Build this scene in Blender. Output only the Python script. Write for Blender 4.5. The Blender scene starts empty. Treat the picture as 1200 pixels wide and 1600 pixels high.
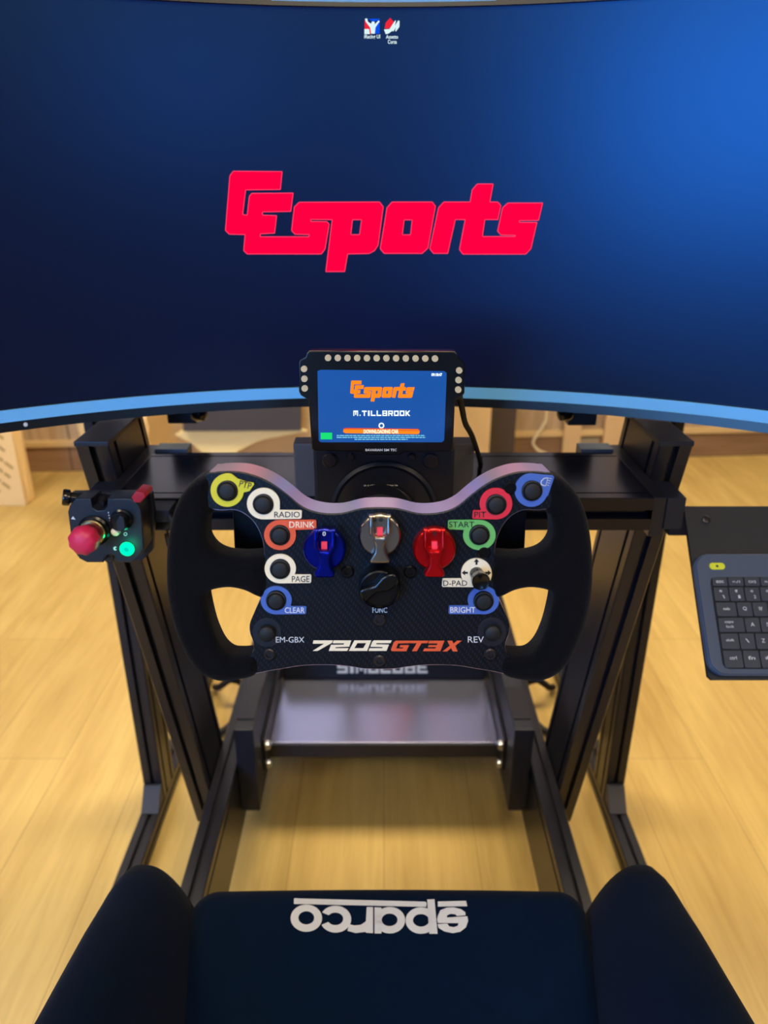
import bpy, bmesh, math, random
from mathutils import Vector, Matrix
from mathutils.bvhtree import BVHTree
random.seed(4)
sc = bpy.context.scene
COL = sc.collection

# ------------------------------------------------------------------ camera
F = 1155.0
PITCH = math.radians(23.5)
CAMZ = 1.24
cd = bpy.data.cameras.new('camera')
cam = bpy.data.objects.new('camera', cd)
COL.objects.link(cam)
cam.location = (0, 0, CAMZ)
cam.rotation_euler = (math.pi/2 - PITCH, 0, 0)
cd.sensor_fit = 'VERTICAL'
cd.sensor_height = 36.0
cd.lens = 36.0 * F / 1600.0
cd.clip_start = 0.02
cd.dof.use_dof = True
cd.dof.focus_distance = 0.60
cd.dof.aperture_fstop = 6.5
sc.camera = cam

# ------------------------------------------------------------------ world, exposure
w = bpy.data.worlds.new('world'); sc.world = w
w.use_nodes = True
w.node_tree.nodes['Background'].inputs[0].default_value = (0.30, 0.50, 0.95, 1)
w.node_tree.nodes['Background'].inputs[1].default_value = 0.6
sc.view_settings.view_transform = 'Standard'
sc.view_settings.look = 'None'
sc.view_settings.gamma = 1.0
sc.view_settings.use_curve_mapping = False
sc.view_settings.exposure = 0.0
sc.cycles.use_denoising = True
LAMP_POWER = 21.0        # emission of the ceiling panels (warm)
WINDOW_POWER = 15.0      # emission of the daylight windows behind the seat

# ------------------------------------------------------------------ maths helpers
def lin(c):
    def f(v):
        v /= 255.0
        return v/12.92 if v <= 0.04045 else ((v+0.055)/1.055)**2.4
    return (f(c[0]), f(c[1]), f(c[2]), 1)

CO = Vector((0, 0, CAMZ))
CP, SP = math.cos(PITCH), math.sin(PITCH)
def ray(x, y):
    u = (x-600)/F; v = (y-800)/F
    return Vector((u, CP - v*SP, -SP - v*CP))

class Frame:
    """a flat working plane: origin, right, up and normal (towards the driver)"""
    def __init__(self, o, tilt=0.0, yaw=0.0):
        self.o = Vector(o)
        m = Matrix.Rotation(yaw, 3, 'Z') @ Matrix.Rotation(-tilt, 3, 'X')
        self.u = m @ Vector((1, 0, 0)); self.w = m @ Vector((0, 0, 1)); self.n = m @ Vector((0, -1, 0))
    def l(self, x, y, off=0.0):
        d = ray(x, y)
        t = ((self.o + self.n*off) - CO).dot(self.n) / d.dot(self.n)
        p = CO + d*t - self.o
        return (p.dot(self.u), p.dot(self.w))
    def W(self, a, b, c=0.0):
        return self.o + self.u*a + self.w*b + self.n*c

def at_y(x, y, Y):
    d = ray(x, y); return CO + d*(Y/d.y)

# ------------------------------------------------------------------ object helpers
def wloc(o):
    v = Vector((0, 0, 0))
    while o: v += o.location; o = o.parent
    return v

def tag(o, label=None, cat=None, group=None, kind=None):
    if label: o['label'] = label
    if cat: o['category'] = cat
    if group: o['group'] = group
    if kind: o['kind'] = kind
    return o

def thing(name, label, cat, loc, group=None):
    o = bpy.data.objects.new(name, None); COL.objects.link(o)
    o.location = loc; o.empty_display_size = 0.05
    return tag(o, label, cat, group)

def link(name, me, mat, parent=None, smooth=None, origin=None, label=None):
    o = bpy.data.objects.new(name, me); COL.objects.link(o)
    off = wloc(parent) if parent else Vector(origin or (0, 0, 0))
    me.transform(Matrix.Translation(-off))
    if parent: o.parent = parent
    else: o.location = off
    if mat: me.materials.append(mat)
    if smooth:
        for p in me.polygons: p.use_smooth = True
        me.set_sharp_from_angle(angle=math.radians(smooth))
    if label: o['label'] = label
    return o

def obj(name, bm, mat, parent=None, smooth=None, origin=None, label=None):
    bmesh.ops.recalc_face_normals(bm, faces=bm.faces)
    me = bpy.data.meshes.new(name); bm.to_mesh(me); bm.free()
    return link(name, me, mat, parent, smooth, origin, label)

def merge(dst, src):
    me = bpy.data.meshes.new('t'); src.to_mesh(me); src.free(); dst.from_mesh(me); bpy.data.meshes.remove(me)

def box(bm, c, s, bev=0.0, M=None, seg=2):
    b = bmesh.new()
    bmesh.ops.create_cube(b, size=1.0, matrix=Matrix.Diagonal((s[0], s[1], s[2], 1)))
    if bev: bmesh.ops.bevel(b, geom=b.edges[:], offset=bev, segments=seg, affect='EDGES', profile=0.7)
    T = Matrix.Translation(c)
    if M: T = T @ M.to_4x4()
    bmesh.ops.transform(b, matrix=T, verts=b.verts)
    merge(bm, b); return bm

def bx(x0, x1, y0, y1, z0, z1, bev=0.0, bm=None):
    return box(bm or bmesh.new(), ((x0+x1)/2, (y0+y1)/2, (z0+z1)/2), (abs(x1-x0), abs(y1-y0), abs(z1-z0)), bev)

def basis(n):
    n = Vector(n).normalized()
    a = Vector((0, 0, 1)) if abs(n.z) < 0.9 else Vector((1, 0, 0))
    u = a.cross(n).normalized(); v = n.cross(u)
    return u, v, n

def lathe(prof, o, n, seg=32, bm=None, wav=None):
    """prof = [(radius, height)...] turned about n at o"""
    bm = bm or bmesh.new(); u, v, n = basis(n); o = Vector(o)
    rings = []
    for k, (r, h) in enumerate(prof):
        ring = []
        for i in range(seg):
            a = 2*math.pi*i/seg
            rr = r * (wav(a, k) if wav else 1)
            ring.append(bm.verts.new(o + u*math.cos(a)*rr + v*math.sin(a)*rr + n*h))
        rings.append(ring)
    for a, b in zip(rings, rings[1:]):
        for i in range(seg):
            bm.faces.new((a[i], a[(i+1) % seg], b[(i+1) % seg], b[i]))
    bm.faces.new(rings[0][::-1]); bm.faces.new(rings[-1])
    return bm

def tube(pts, r, seg=10, bm=None, closed=False):
    pts = cr(pts, 6) if len(pts) > 2 else [Vector(p) for p in pts]
    bm = bm or bmesh.new(); rings = []
    for i, p in enumerate(pts):
        t = (pts[min(i+1, len(pts)-1)] - pts[max(i-1, 0)])
        u, v, n = basis(t)
        if rings and i and u.dot(pu) < 0: u, v = -u, -v
        pu = u
        rings.append([bm.verts.new(p + u*math.cos(2*math.pi*k/seg)*r + v*math.sin(2*math.pi*k/seg)*r) for k in range(seg)])
    for a, b in zip(rings, rings[1:]):
        for i in range(seg): bm.faces.new((a[i], a[(i+1) % seg], b[(i+1) % seg], b[i]))
    bm.faces.new(rings[0][::-1]); bm.faces.new(rings[-1])
    return bm

def cr(pts, n=6, closed=False):
    """catmull-rom through the points"""
    P = [Vector(p) for p in pts]; out = []; N = len(P)
    rng = range(N) if closed else range(N-1)
    for i in rng:
        if closed: a, b, c, d = P[i-1], P[i], P[(i+1) % N], P[(i+2) % N]
        else: a, b, c, d = P[max(i-1, 0)], P[i], P[i+1], P[min(i+2, N-1)]
        for k in range(n):
            t = k/n
            out.append(0.5*((2*b) + (c-a)*t + (2*a-5*b+4*c-d)*t*t + (3*b-a-3*c+d)*t*t*t))
    if not closed: out.append(P[-1])
    return out

def curve_mesh(loops, extrude=0.0, bevel=0.0, res=3):
    cu = bpy.data.curves.new('c', 'CURVE'); cu.dimensions = '2D'; cu.fill_mode = 'BOTH' if extrude or bevel else 'FRONT'
    cu.extrude = max(extrude, 0); cu.bevel_depth = bevel; cu.bevel_resolution = res; cu.offset = -bevel
    for lp in loops:
        s = cu.splines.new('POLY'); s.points.add(len(lp)-1)
        for p, q in zip(s.points, lp): p.co = (q[0], q[1], 0, 1)
        s.use_cyclic_u = True
    o = bpy.data.objects.new('c', cu); COL.objects.link(o)
    dg = bpy.context.evaluated_depsgraph_get()
    me = bpy.data.meshes.new_from_object(o.evaluated_get(dg))
    bpy.data.objects.remove(o); bpy.data.curves.remove(cu)
    return me

def place(me, fr, c):
    for v in me.vertices:
        v.co = fr.W(v.co.x, v.co.y, c + v.co.z)
    return me

def plate(name, fr, outline, z0, z1, mat, parent, holes=(), bev=0.0, smooth=0, px=True, res=3, ang=40, label=None):
    """a plate with its outline on the front plane z1, reaching back to z0"""
    lps = []
    for lp in [outline] + list(holes):
        q = [fr.l(x, y, z1) for x, y in lp] if px else [tuple(p) for p in lp]
        if smooth: q = [(v.x, v.y) for v in cr([(a, b, 0) for a, b in q], smooth, True)]
        lps.append(q)
    me = curve_mesh(lps, (z1-z0)/2 - bev, bev, res)
    place(me, fr, (z0+z1)/2)
    return link(name, me, mat, parent, ang, label=label)

def text_mesh(s, bold=0.0, shear=0.0, space=1.0):
    cu = bpy.data.curves.new('t', 'FONT'); cu.body = s; cu.fill_mode = 'FRONT'; cu.offset = bold; cu.shear = shear
    cu.resolution_u = 3; cu.space_character = space
    o = bpy.data.objects.new('t', cu); COL.objects.link(o)
    dg = bpy.context.evaluated_depsgraph_get()
    me = bpy.data.meshes.new_from_object(o.evaluated_get(dg))
    bpy.data.objects.remove(o); bpy.data.curves.remove(cu)
    return me

def text_fit(s, x0, y0, x1, y1, bold=0.0, shear=0.0, rot=0.0):
    """text as a mesh with coordinates filling the photo rectangle (y down)"""
    me = text_mesh(s, bold, shear)
    xs = [v.co.x for v in me.vertices]; ys = [v.co.y for v in me.vertices]
    a, b, c, d = min(xs), max(xs), min(ys), max(ys)
    cx, cy = (x0+x1)/2, (y0+y1)/2
    for v in me.vertices:
        X = ((v.co.x-a)/(b-a) - 0.5)*(x1-x0); Y = (0.5-(v.co.y-c)/(d-c))*(y1-y0)
        v.co = (cx + X*math.cos(rot) - Y*math.sin(rot), cy + X*math.sin(rot) + Y*math.cos(rot), 0)
    return me

def poly_fit(loops):
    me = curve_mesh([[(x, -y) for x, y in lp] for lp in loops])
    for v in me.vertices: v.co = (v.co.x, -v.co.y, 0)
    return me

def join_me(mes):
    bm = bmesh.new()
    for m in mes: bm.from_mesh(m); bpy.data.meshes.remove(m)
    me = bpy.data.meshes.new('j'); bm.to_mesh(me); bm.free(); return me

def decal(name, me, mapper, mat, parent, maxpx=None, label=None):
    if maxpx:
        bm = bmesh.new(); bm.from_mesh(me)
        bmesh.ops.triangulate(bm, faces=bm.faces[:])
        for _ in range(7):
            e = [e for e in bm.edges if e.calc_length() > maxpx]
            if not e: break
            bmesh.ops.subdivide_edges(bm, edges=e, cuts=1)
            bmesh.ops.triangulate(bm, faces=[f for f in bm.faces if len(f.verts) > 3])
        bm.to_mesh(me); bm.free()
    for v in me.vertices: v.co = mapper(v.co.x, v.co.y)
    return link(name, me, mat, parent, label=label)

def on(fr, off):
    def m(x, y):
        a, b = fr.l(x, y, off); return fr.W(a, b, off)
    return m

def circ(x, y, r, n=32, ry=None, a0=0, a1=360):
    ry = ry or r
    full = abs(a1-a0) >= 360
    N = n if full else n+1
    return [(x + r*math.cos(math.radians(a0+(a1-a0)*i/n)), y + ry*math.sin(math.radians(a0+(a1-a0)*i/n))) for i in range(N)]

# ------------------------------------------------------------------ materials
def mat(name, col=(128, 128, 128), rough=0.5, metal=0.0, spec=0.5, emit=None, es=0.0, noise=0.0, nscale=20, bump=0.0, bscale=200, coat=0.0, sheen=0.0, tint=None):
    m = bpy.data.materials.new(name); m.use_nodes = True
    nt = m.node_tree; b = nt.nodes['Principled BSDF']
    b.inputs['Base Color'].default_value = lin(col)
    b.inputs['Roughness'].default_value = rough; b.inputs['Metallic'].default_value = metal
    b.inputs['Specular IOR Level'].default_value = spec
    b.inputs['Coat Weight'].default_value = coat
    b.inputs['Sheen Weight'].default_value = sheen
    if tint: b.inputs['Specular Tint'].default_value = tint
    if emit:
        b.inputs['Emission Color'].default_value = lin(emit); b.inputs['Emission Strength'].default_value = es
    tc = nt.nodes.new('ShaderNodeTexCoord')
    if noise:
        n = nt.nodes.new('ShaderNodeTexNoise'); n.inputs['Scale'].default_value = nscale; n.inputs['Detail'].default_value = 4
        nt.links.new(tc.outputs['Object'], n.inputs['Vector'])
        mx = nt.nodes.new('ShaderNodeMix'); mx.data_type = 'RGBA'
        c = lin(col)
        mx.inputs['A'].default_value = tuple(v*(1-noise) for v in c[:3]) + (1,)
        mx.inputs['B'].default_value = tuple(min(1, v*(1+noise)) for v in c[:3]) + (1,)
        nt.links.new(n.outputs['Fac'], mx.inputs['Factor']); nt.links.new(mx.outputs['Result'], b.inputs['Base Color'])
    if bump:
        n = nt.nodes.new('ShaderNodeTexNoise'); n.inputs['Scale'].default_value = bscale; n.inputs['Detail'].default_value = 3
        nt.links.new(tc.outputs['Object'], n.inputs['Vector'])
        bp = nt.nodes.new('ShaderNodeBump'); bp.inputs['Strength'].default_value = bump; bp.inputs['Distance'].default_value = 0.002
        nt.links.new(n.outputs['Fac'], bp.inputs['Height']); nt.links.new(bp.outputs['Normal'], b.inputs['Normal'])
    return m

def emis(name, col, s=1.0):
    m = bpy.data.materials.new(name); m.use_nodes = True; nt = m.node_tree; nt.nodes.clear()
    e = nt.nodes.new('ShaderNodeEmission'); e.inputs[0].default_value = lin(col); e.inputs[1].default_value = s
    o = nt.nodes.new('ShaderNodeOutputMaterial'); nt.links.new(e.outputs[0], o.inputs[0]); return m

def wood_floor():
    m = mat('oak_floor', (214, 178, 116), 0.34, spec=0.4); nt = m.node_tree; b = nt.nodes['Principled BSDF']
    N = nt.nodes.new; L = nt.links.new
    tc = N('ShaderNodeTexCoord')
    mp = N('ShaderNodeMapping'); mp.inputs['Rotation'].default_value = (0, 0, math.radians(90))
    L(tc.outputs['Object'], mp.inputs['Vector'])
    br = N('ShaderNodeTexBrick'); br.offset = 0.37; br.inputs['Scale'].default_value = 1.0
    br.inputs['Brick Width'].default_value = 1.38; br.inputs['Row Height'].default_value = 0.19
    br.inputs['Mortar Size'].default_value = 0.0012; br.inputs['Mortar Smooth'].default_value = 0.3
    br.inputs['Color1'].default_value = (0.0, 0, 0, 1); br.inputs['Color2'].default_value = (1, 1, 1, 1); br.inputs['Mortar'].default_value = (0.5, 0.5, 0.5, 1)
    L(mp.outputs[0], br.inputs['Vector'])
    m2 = N('ShaderNodeMapping'); m2.inputs['Scale'].default_value = (22, 1.6, 1); L(tc.outputs['Object'], m2.inputs['Vector'])
    n1 = N('ShaderNodeTexNoise'); n1.inputs['Scale'].default_value = 2.2; n1.inputs['Detail'].default_value = 7; n1.inputs['Roughness'].default_value = 0.62; n1.inputs['Distortion'].default_value = 0.6
    L(m2.outputs[0], n1.inputs['Vector'])
    m3 = N('ShaderNodeMapping'); m3.inputs['Scale'].default_value = (5, 0.8, 1); L(tc.outputs['Object'], m3.inputs['Vector'])
    n2 = N('ShaderNodeTexNoise'); n2.inputs['Scale'].default_value = 1.5; n2.inputs['Detail'].default_value = 4; n2.inputs['Distortion'].default_value = 1.2
    L(m3.outputs[0], n2.inputs['Vector'])
    ad = N('ShaderNodeMath'); ad.operation = 'ADD'; L(n1.outputs['Fac'], ad.inputs[0]); L(n2.outputs['Fac'], ad.inputs[1])
    md = N('ShaderNodeMath'); md.operation = 'MULTIPLY_ADD'; md.inputs[1].default_value = 0.18; L(br.outputs['Color'], md.inputs[0]); L(ad.outputs[0], md.inputs[2])
    cr_ = N('ShaderNodeValToRGB'); e = cr_.color_ramp.elements
    e[0].position = 0.70; e[0].color = lin((184, 151, 84)); e[1].position = 1.45; e[1].color = lin((219, 190, 117))
    hf = N('ShaderNodeMath'); hf.operation = 'MULTIPLY'; hf.inputs[1].default_value = 1.0; L(md.outputs[0], hf.inputs[0])
    mr = N('ShaderNodeMapRange'); mr.inputs['From Min'].default_value = 0.7; mr.inputs['From Max'].default_value = 1.4; L(hf.outputs[0], mr.inputs['Value'])
    e[0].position = 0.0; e[1].position = 1.0
    L(mr.outputs['Result'], cr_.inputs['Fac'])
    mx = N('ShaderNodeMix'); mx.data_type = 'RGBA'; mx.inputs['B'].default_value = lin((150, 112, 66))
    ml = N('ShaderNodeMath'); ml.operation = 'MULTIPLY'; ml.inputs[1].default_value = 0.55; L(br.outputs['Fac'], ml.inputs[0])
    L(ml.outputs[0], mx.inputs['Factor']); L(cr_.outputs['Color'], mx.inputs['A']); L(mx.outputs['Result'], b.inputs['Base Color'])
    bp = N('ShaderNodeBump'); bp.inputs['Strength'].default_value = 0.08; L(n1.outputs['Fac'], bp.inputs['Height']); L(bp.outputs['Normal'], b.inputs['Normal'])
    return m

def wood_boards(name, c0, c1, row=0.16, vertical=True, width=3.0):
    m = mat(name, c1, 0.6, spec=0.3); nt = m.node_tree; b = nt.nodes['Principled BSDF']; N = nt.nodes.new; L = nt.links.new
    tc = N('ShaderNodeTexCoord')
    sx = N('ShaderNodeSeparateXYZ'); L(tc.outputs['Object'], sx.inputs[0])
    cb = N('ShaderNodeCombineXYZ'); L(sx.outputs['Z' if vertical else 'X'], cb.inputs['X']); L(sx.outputs['X' if vertical else 'Z'], cb.inputs['Y'])
    br = N('ShaderNodeTexBrick'); br.inputs['Scale'].default_value = 1; br.inputs['Brick Width'].default_value = width; br.inputs['Row Height'].default_value = row
    br.inputs['Mortar Size'].default_value = 0.003; br.inputs['Color1'].default_value = lin(c0); br.inputs['Color2'].default_value = lin(c1); br.inputs['Mortar'].default_value = lin(tuple(v*0.55 for v in c0))
    L(cb.outputs[0], br.inputs['Vector'])
    mp = N('ShaderNodeMapping'); mp.inputs['Scale'].default_value = (1.2, 16, 1); L(cb.outputs[0], mp.inputs['Vector'])
    n = N('ShaderNodeTexNoise'); n.inputs['Scale'].default_value = 2.5; n.inputs['Detail'].default_value = 6; L(mp.outputs[0], n.inputs['Vector'])
    mx = N('ShaderNodeMix'); mx.data_type = 'RGBA'; mx.blend_type = 'MULTIPLY'; mx.inputs['Factor'].default_value = 0.6
    rp = N('ShaderNodeValToRGB'); rp.color_ramp.elements[0].position = 0.3; rp.color_ramp.elements[0].color = (0.55, 0.5, 0.45, 1); rp.color_ramp.elements[1].position = 0.65
    L(n.outputs['Fac'], rp.inputs['Fac']); L(br.outputs['Color'], mx.inputs['A']); L(rp.outputs['Color'], mx.inputs['B']); L(mx.outputs['Result'], b.inputs['Base Color'])
    return m

def carbon():
    m = mat('carbon_twill', (22, 26, 34), 0.4, spec=0.25); nt = m.node_tree; b = nt.nodes['Principled BSDF']; N = nt.nodes.new; L = nt.links.new
    tc = N('ShaderNodeTexCoord')
    def wv(rot):
        mp = N('ShaderNodeMapping'); mp.inputs['Rotation'].default_value = (0, math.radians(rot), 0); L(tc.outputs['Object'], mp.inputs['Vector'])
        wt = N('ShaderNodeTexWave'); wt.wave_type = 'BANDS'; wt.bands_direction = 'X'; wt.inputs['Scale'].default_value = 85; wt.inputs['Distortion'].default_value = 0
        L(mp.outputs[0], wt.inputs['Vector']); return wt
    a = wv(38); c = wv(-20)
    c.inputs['Scale'].default_value = 150
    ml = N('ShaderNodeMath'); ml.operation = 'MULTIPLY'; L(a.outputs['Fac'], ml.inputs[0]); L(c.outputs['Fac'], ml.inputs[1])
    rp = N('ShaderNodeValToRGB'); rp.color_ramp.elements[0].position = 0.15; rp.color_ramp.elements[1].position = 0.8
    rp.color_ramp.elements[0].color = lin((4, 7, 14)); rp.color_ramp.elements[1].color = lin((26, 33, 48))
    L(ml.outputs[0], rp.inputs['Fac']); L(rp.outputs['Color'], b.inputs['Base Color'])
    return m

M = dict(
    alu=mat('black_anodised_aluminium', (27, 28, 38), 0.34, 0.2, 0.5, noise=0.08, nscale=300), deck=mat('black_deck_cover', (9, 11, 26), 0.22, 0.2, 0.5),
    alu2=mat('black_end_cap', (27, 31, 44), 0.45, 0.2, 0.5),
    slot=mat('slot_black', (10, 10, 12), 0.7),
    plastic=mat('black_plastic', (17, 20, 32), 0.42, bump=0.1, bscale=900),
    rubber=mat('black_rubber', (16, 17, 21), 0.6),
    body=mat('motor_black', (15, 16, 28), 0.5, 0.2),
    gloss=mat('gloss_black', (8, 9, 12), 0.2),
    suede=mat('black_suede', (8, 8, 14), 0.95, spec=0.1, noise=0.2, nscale=60, bump=0.35, bscale=700, sheen=0.05),
    fabric=mat('navy_black_fabric', (2, 21, 46), 0.92, spec=0.10, noise=0.15, nscale=40, bump=0.3, bscale=900, sheen=0.03),
    lilac=mat('lilac_anodised_rim', (240, 215, 238), 0.33, 1.0),
    carbon=carbon(),
    steel=mat('zinc_bolt', (210, 214, 220), 0.3, 1.0),
    dsteel=mat('dark_screw', (58, 56, 62), 0.35, 0.8),
    white=mat('cream_print', (254, 238, 204), 0.5),
    textw=mat('white_print', (225, 225, 225), 0.5),
    dprint=mat('black_print', (15, 15, 15), 0.5),
    yellow=mat('yellow_ring', (222, 212, 30), 0.5), orange=mat('orange_ring', (232, 92, 48), 0.5),
    green=mat('green_ring', (108, 186, 98), 0.5), red=mat('red_ring', (226, 40, 62), 0.5), blue=mat('blue_ring', (70, 104, 186), 0.5),
    kblue=mat('blue_anodised', (8, 26, 150), 0.25, 0.8), kred=mat('red_anodised', (200, 14, 22), 0.28, 0.75),
    ksil=mat('silver_anodised', (168, 160, 150), 0.25, 1.0), kblack=mat('black_anodised', (14, 15, 20), 0.25, 0.4),
    pointer=mat('red_pointer', (235, 60, 80), 0.5, emit=(235, 50, 70), es=0.25),
    bezel=mat('black_bezel', (5, 6, 10), 0.3),
    chin=mat('chin_reflection_blue', (116, 196, 255), 0.45, 0.0),  # blue reflection on the chin, painted as its base colour
    screen=mat('matt_display', (2, 2, 6), 0.32, spec=1.0, tint=(0.12, 0.50, 1.0, 1), emit=(14, 3, 36), es=0.8),
    logo=emis('red_pixels', (255, 0, 62), 1.15), logoedge=emis('light_red_pixels', (255, 70, 110), 1.1),
    iconw=emis('white_pixels', (220, 245, 250), 1.0), iconr=emis('icon_red_pixels', (235, 40, 60), 1.0), iconb=emis('icon_blue_pixels', (10, 80, 230), 1.0),
    dscreen=mat('small_display', (4, 8, 20), 0.25, emit=(18, 84, 170), es=0.95),
    dorange=emis('orange_pixels', (255, 136, 30), 1.1), dwhite=emis('bright_white_pixels', (235, 250, 255), 1.2),
    dcyan=emis('cyan_pixels', (130, 215, 240), 0.9), dgreen=emis('green_pixels', (30, 225, 120), 1.0), dbar=emis('pale_orange_pixels', (255, 236, 200), 1.1), dred=emis('red_edge_pixels', (225, 50, 50), 1.0),
    led=mat('unlit_led', (208, 188, 146), 0.5),
    grille=mat('speaker_grille', (120, 175, 215), 0.4),
    kb=mat('slate_keyboard', (60, 74, 96), 0.5), key=mat('dark_key', (36, 46, 62), 0.5), keyp=mat('key_print', (185, 190, 195), 0.5), kby=mat('yellow_switch', (214, 218, 40), 0.5),
    kbedge=mat('edge_highlight_blue', (72, 96, 128), 0.35),  # blue highlight along the keyboard edge, put into the base colour
    tray=mat('black_tray', (13, 16, 28), 0.6),
    estop=mat('red_mushroom', (222, 40, 84), 0.45), estop2=mat('dark_red_collar', (110, 8, 24), 0.3), gring=mat('gold_ring', (220, 200, 140), 0.25, 1.0),
    rblock=mat('red_plastic', (165, 10, 34), 0.4), glow=emis('lit_green_button', (0, 255, 150), 2.2), glow2=emis('lit_green_core', (0, 215, 190), 1.0),
    pplate=mat('polished_pedal_plate', (176, 182, 214), 0.24, 0.95),
    kraft=mat('kraft_paper', (246, 214, 154), 0.8, noise=0.06, nscale=8), kprint=mat('kraft_print', (180, 146, 84), 0.8),
    cloth=mat('beige_cloth', (250, 218, 160), 0.9, noise=0.08, nscale=5), cloth2=mat('pale_yellow_cloth', (255, 236, 172), 0.9),
    dgrey=mat('dark_grey_board', (66, 64, 70), 0.6), dwood=mat('dark_brown_post', (72, 62, 56), 0.7),
    board=mat('beige_board', (214, 182, 136), 0.6, noise=0.08, nscale=6), socket=mat('grey_socket', (150, 138, 118), 0.5), wcable=mat('white_cable', (236, 220, 180), 0.5),
    floor=wood_floor(),
    wall=wood_boards('weathered_wall_boards', (176, 150, 118), (204, 180, 146), 0.30),
    base=wood_boards('brown_baseboard', (150, 118, 88), (168, 134, 100), 0.5, False), ledge=mat('pale_ledge', (218, 188, 134), 0.6),
    plaster=mat('slate_blue_paint', (92, 104, 132), 0.9), pale=mat('pale_lilac_paint', (206, 212, 240), 0.8), redsign=mat('red_sign', (170, 14, 44), 0.5), ceil=mat('ceiling_white', (215, 208, 196), 0.9),
    lamp=emis('warm_panel', (255, 234, 197), LAMP_POWER), pane=emis('daylight_pane', (105, 175, 255), WINDOW_POWER), wframe=mat('window_frame', (60, 62, 66), 0.5),
)

def struct(name, bm, m, kind='structure', smooth=None):
    o = obj(name, bm, m, None, smooth); o['kind'] = kind; return o

# ================================================================== THE ROOM
struct('floor', bx(-3.2, 3.2, -3.1, 3.9, -0.05, 0), M['floor'])
struct('ceiling', bx(-3.2, 3.2, -3.1, 3.9, 2.7, 2.75), M['ceil'])
struct('wall_left', bx(-3.25, -3.2, -3.1, 3.9, 0, 2.7), M['plaster'])
struct('wall_right', bx(3.2, 3.25, -3.1, 3.9, 0, 2.7), M['plaster'])
RW = Matrix.Rotation(math.radians(3.9), 3, 'Z')
def wallbox(x0, x1, d0, d1, z0, z1, bev=0.0):
    """box in the far wall's own frame: x along it, d in front of it"""
    b = bx(x0, x1, -d1, -d0, z0, z1, bev)
    bmesh.ops.transform(b, matrix=Matrix.Translation((0, 3.47, 0)) @ RW.to_4x4(), verts=b.verts); return b
def wallp(x, d, z): return Matrix.Translation((0, 3.47, 0)) @ (RW @ Vector((x, -d, z)))
struct('wall_far', wallbox(-3.4, 3.4, -0.06, 0, 0, 2.7), M['wall'])
struct('baseboard_far', wallbox(-3.3, 3.3, 0, 0.02, 0, 0.125), M['base'])
struct('trim_2', wallbox(-3.3, 3.3, 0, 0.01, 1.20, 2.7), M['pale'])
struct('trim_1', wallbox(-3.3, 3.3, 0, 0.032, 0.125, 0.152, 0.003), M['ledge'])
tag(obj('wall_sign', wallbox(0.0, 0.24, 0.012, 0.05, 1.62, 2.58, 0.004), M['redsign'], None, None, tuple(wallp(0.03, 0.03, 1.62))), 'plain red panel high on the far wall, mirrored in the polished footplate', 'sign')
# wall behind the seat, with a wide window and a narrow one
def back_wall():
    bm = bmesh.new()
    xs = [-3.2, -2.9, -0.95, 0.62, 1.12, 3.2]
    for i in range(5):
        x0, x1 = xs[i], xs[i+1]
        if i in (1, 3):
            z0, z1 = (1.05, 2.45) if i == 1 else (1.62, 2.05)
            bx(x0, x1, -3.15, -3.1, 0, z0, bm=bm); bx(x0, x1, -3.15, -3.1, z1, 2.7, bm=bm)
        else: bx(x0, x1, -3.15, -3.1, 0, 2.7, bm=bm)
    return bm
struct('wall_back', back_wall(), M['plaster'])
for nm, (x0, x1, z0, z1) in (('window_1', (-2.9, -0.95, 1.05, 2.45)), ('window_2', (0.62, 1.12, 1.62, 2.05))):
    f = bmesh.new()
    for a in (x0, x1): bx(a-0.03, a+0.03, -3.14, -3.06, z0, z1, bm=f)
    for a in (z0, z1): bx(x0-0.03, x1+0.03, -3.14, -3.06, a-0.03, a+0.03, bm=f)
    wo = struct(nm, f, M['wframe'])
    obj('pane', bx(x0, x1, -3.125, -3.115, z0, z1), M['pane'], wo)

for i, (x, y) in enumerate([(-1.8, 1.9), (0.0, 1.9), (1.8, 1.9), (-1.5, -1.4), (1.5, -1.4), (0.0, -0.8), (-0.9, 1.9), (0.9, 1.9)]):  # last three panels are added fill for the rig floor, far floor and cloth
    g = 'ceiling panel lamps'
    names = ['over the far left floor', 'over the cloth-covered table', 'over the far right floor', 'behind the seat on the left', 'behind the seat on the right', 'straight behind the seat, added to light the rig floor', 'above the left screen edge, added fill for floor and cloth', 'above the right screen edge, added fill for floor and cloth']
    t = thing('ceiling_lamp', 'square warm ceiling panel lamp ' + names[i], 'lamp', (x, y, 2.7), g)
    fb = bmesh.new()
    for s in (-1, 1):
        bx(x+s*0.31-0.01, x+s*0.31+0.01, y-0.32, y+0.32, 2.66, 2.70, bm=fb); bx(x-0.30, x+0.30, y+s*0.31-0.01, y+s*0.31+0.01, 2.66, 2.70, bm=fb)
    obj('frame', fb, M['textw'], t)
    obj('diffuser', bx(x-0.30, x+0.30, y-0.30, y+0.30, 2.672, 2.68), M['lamp'], t)

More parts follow.
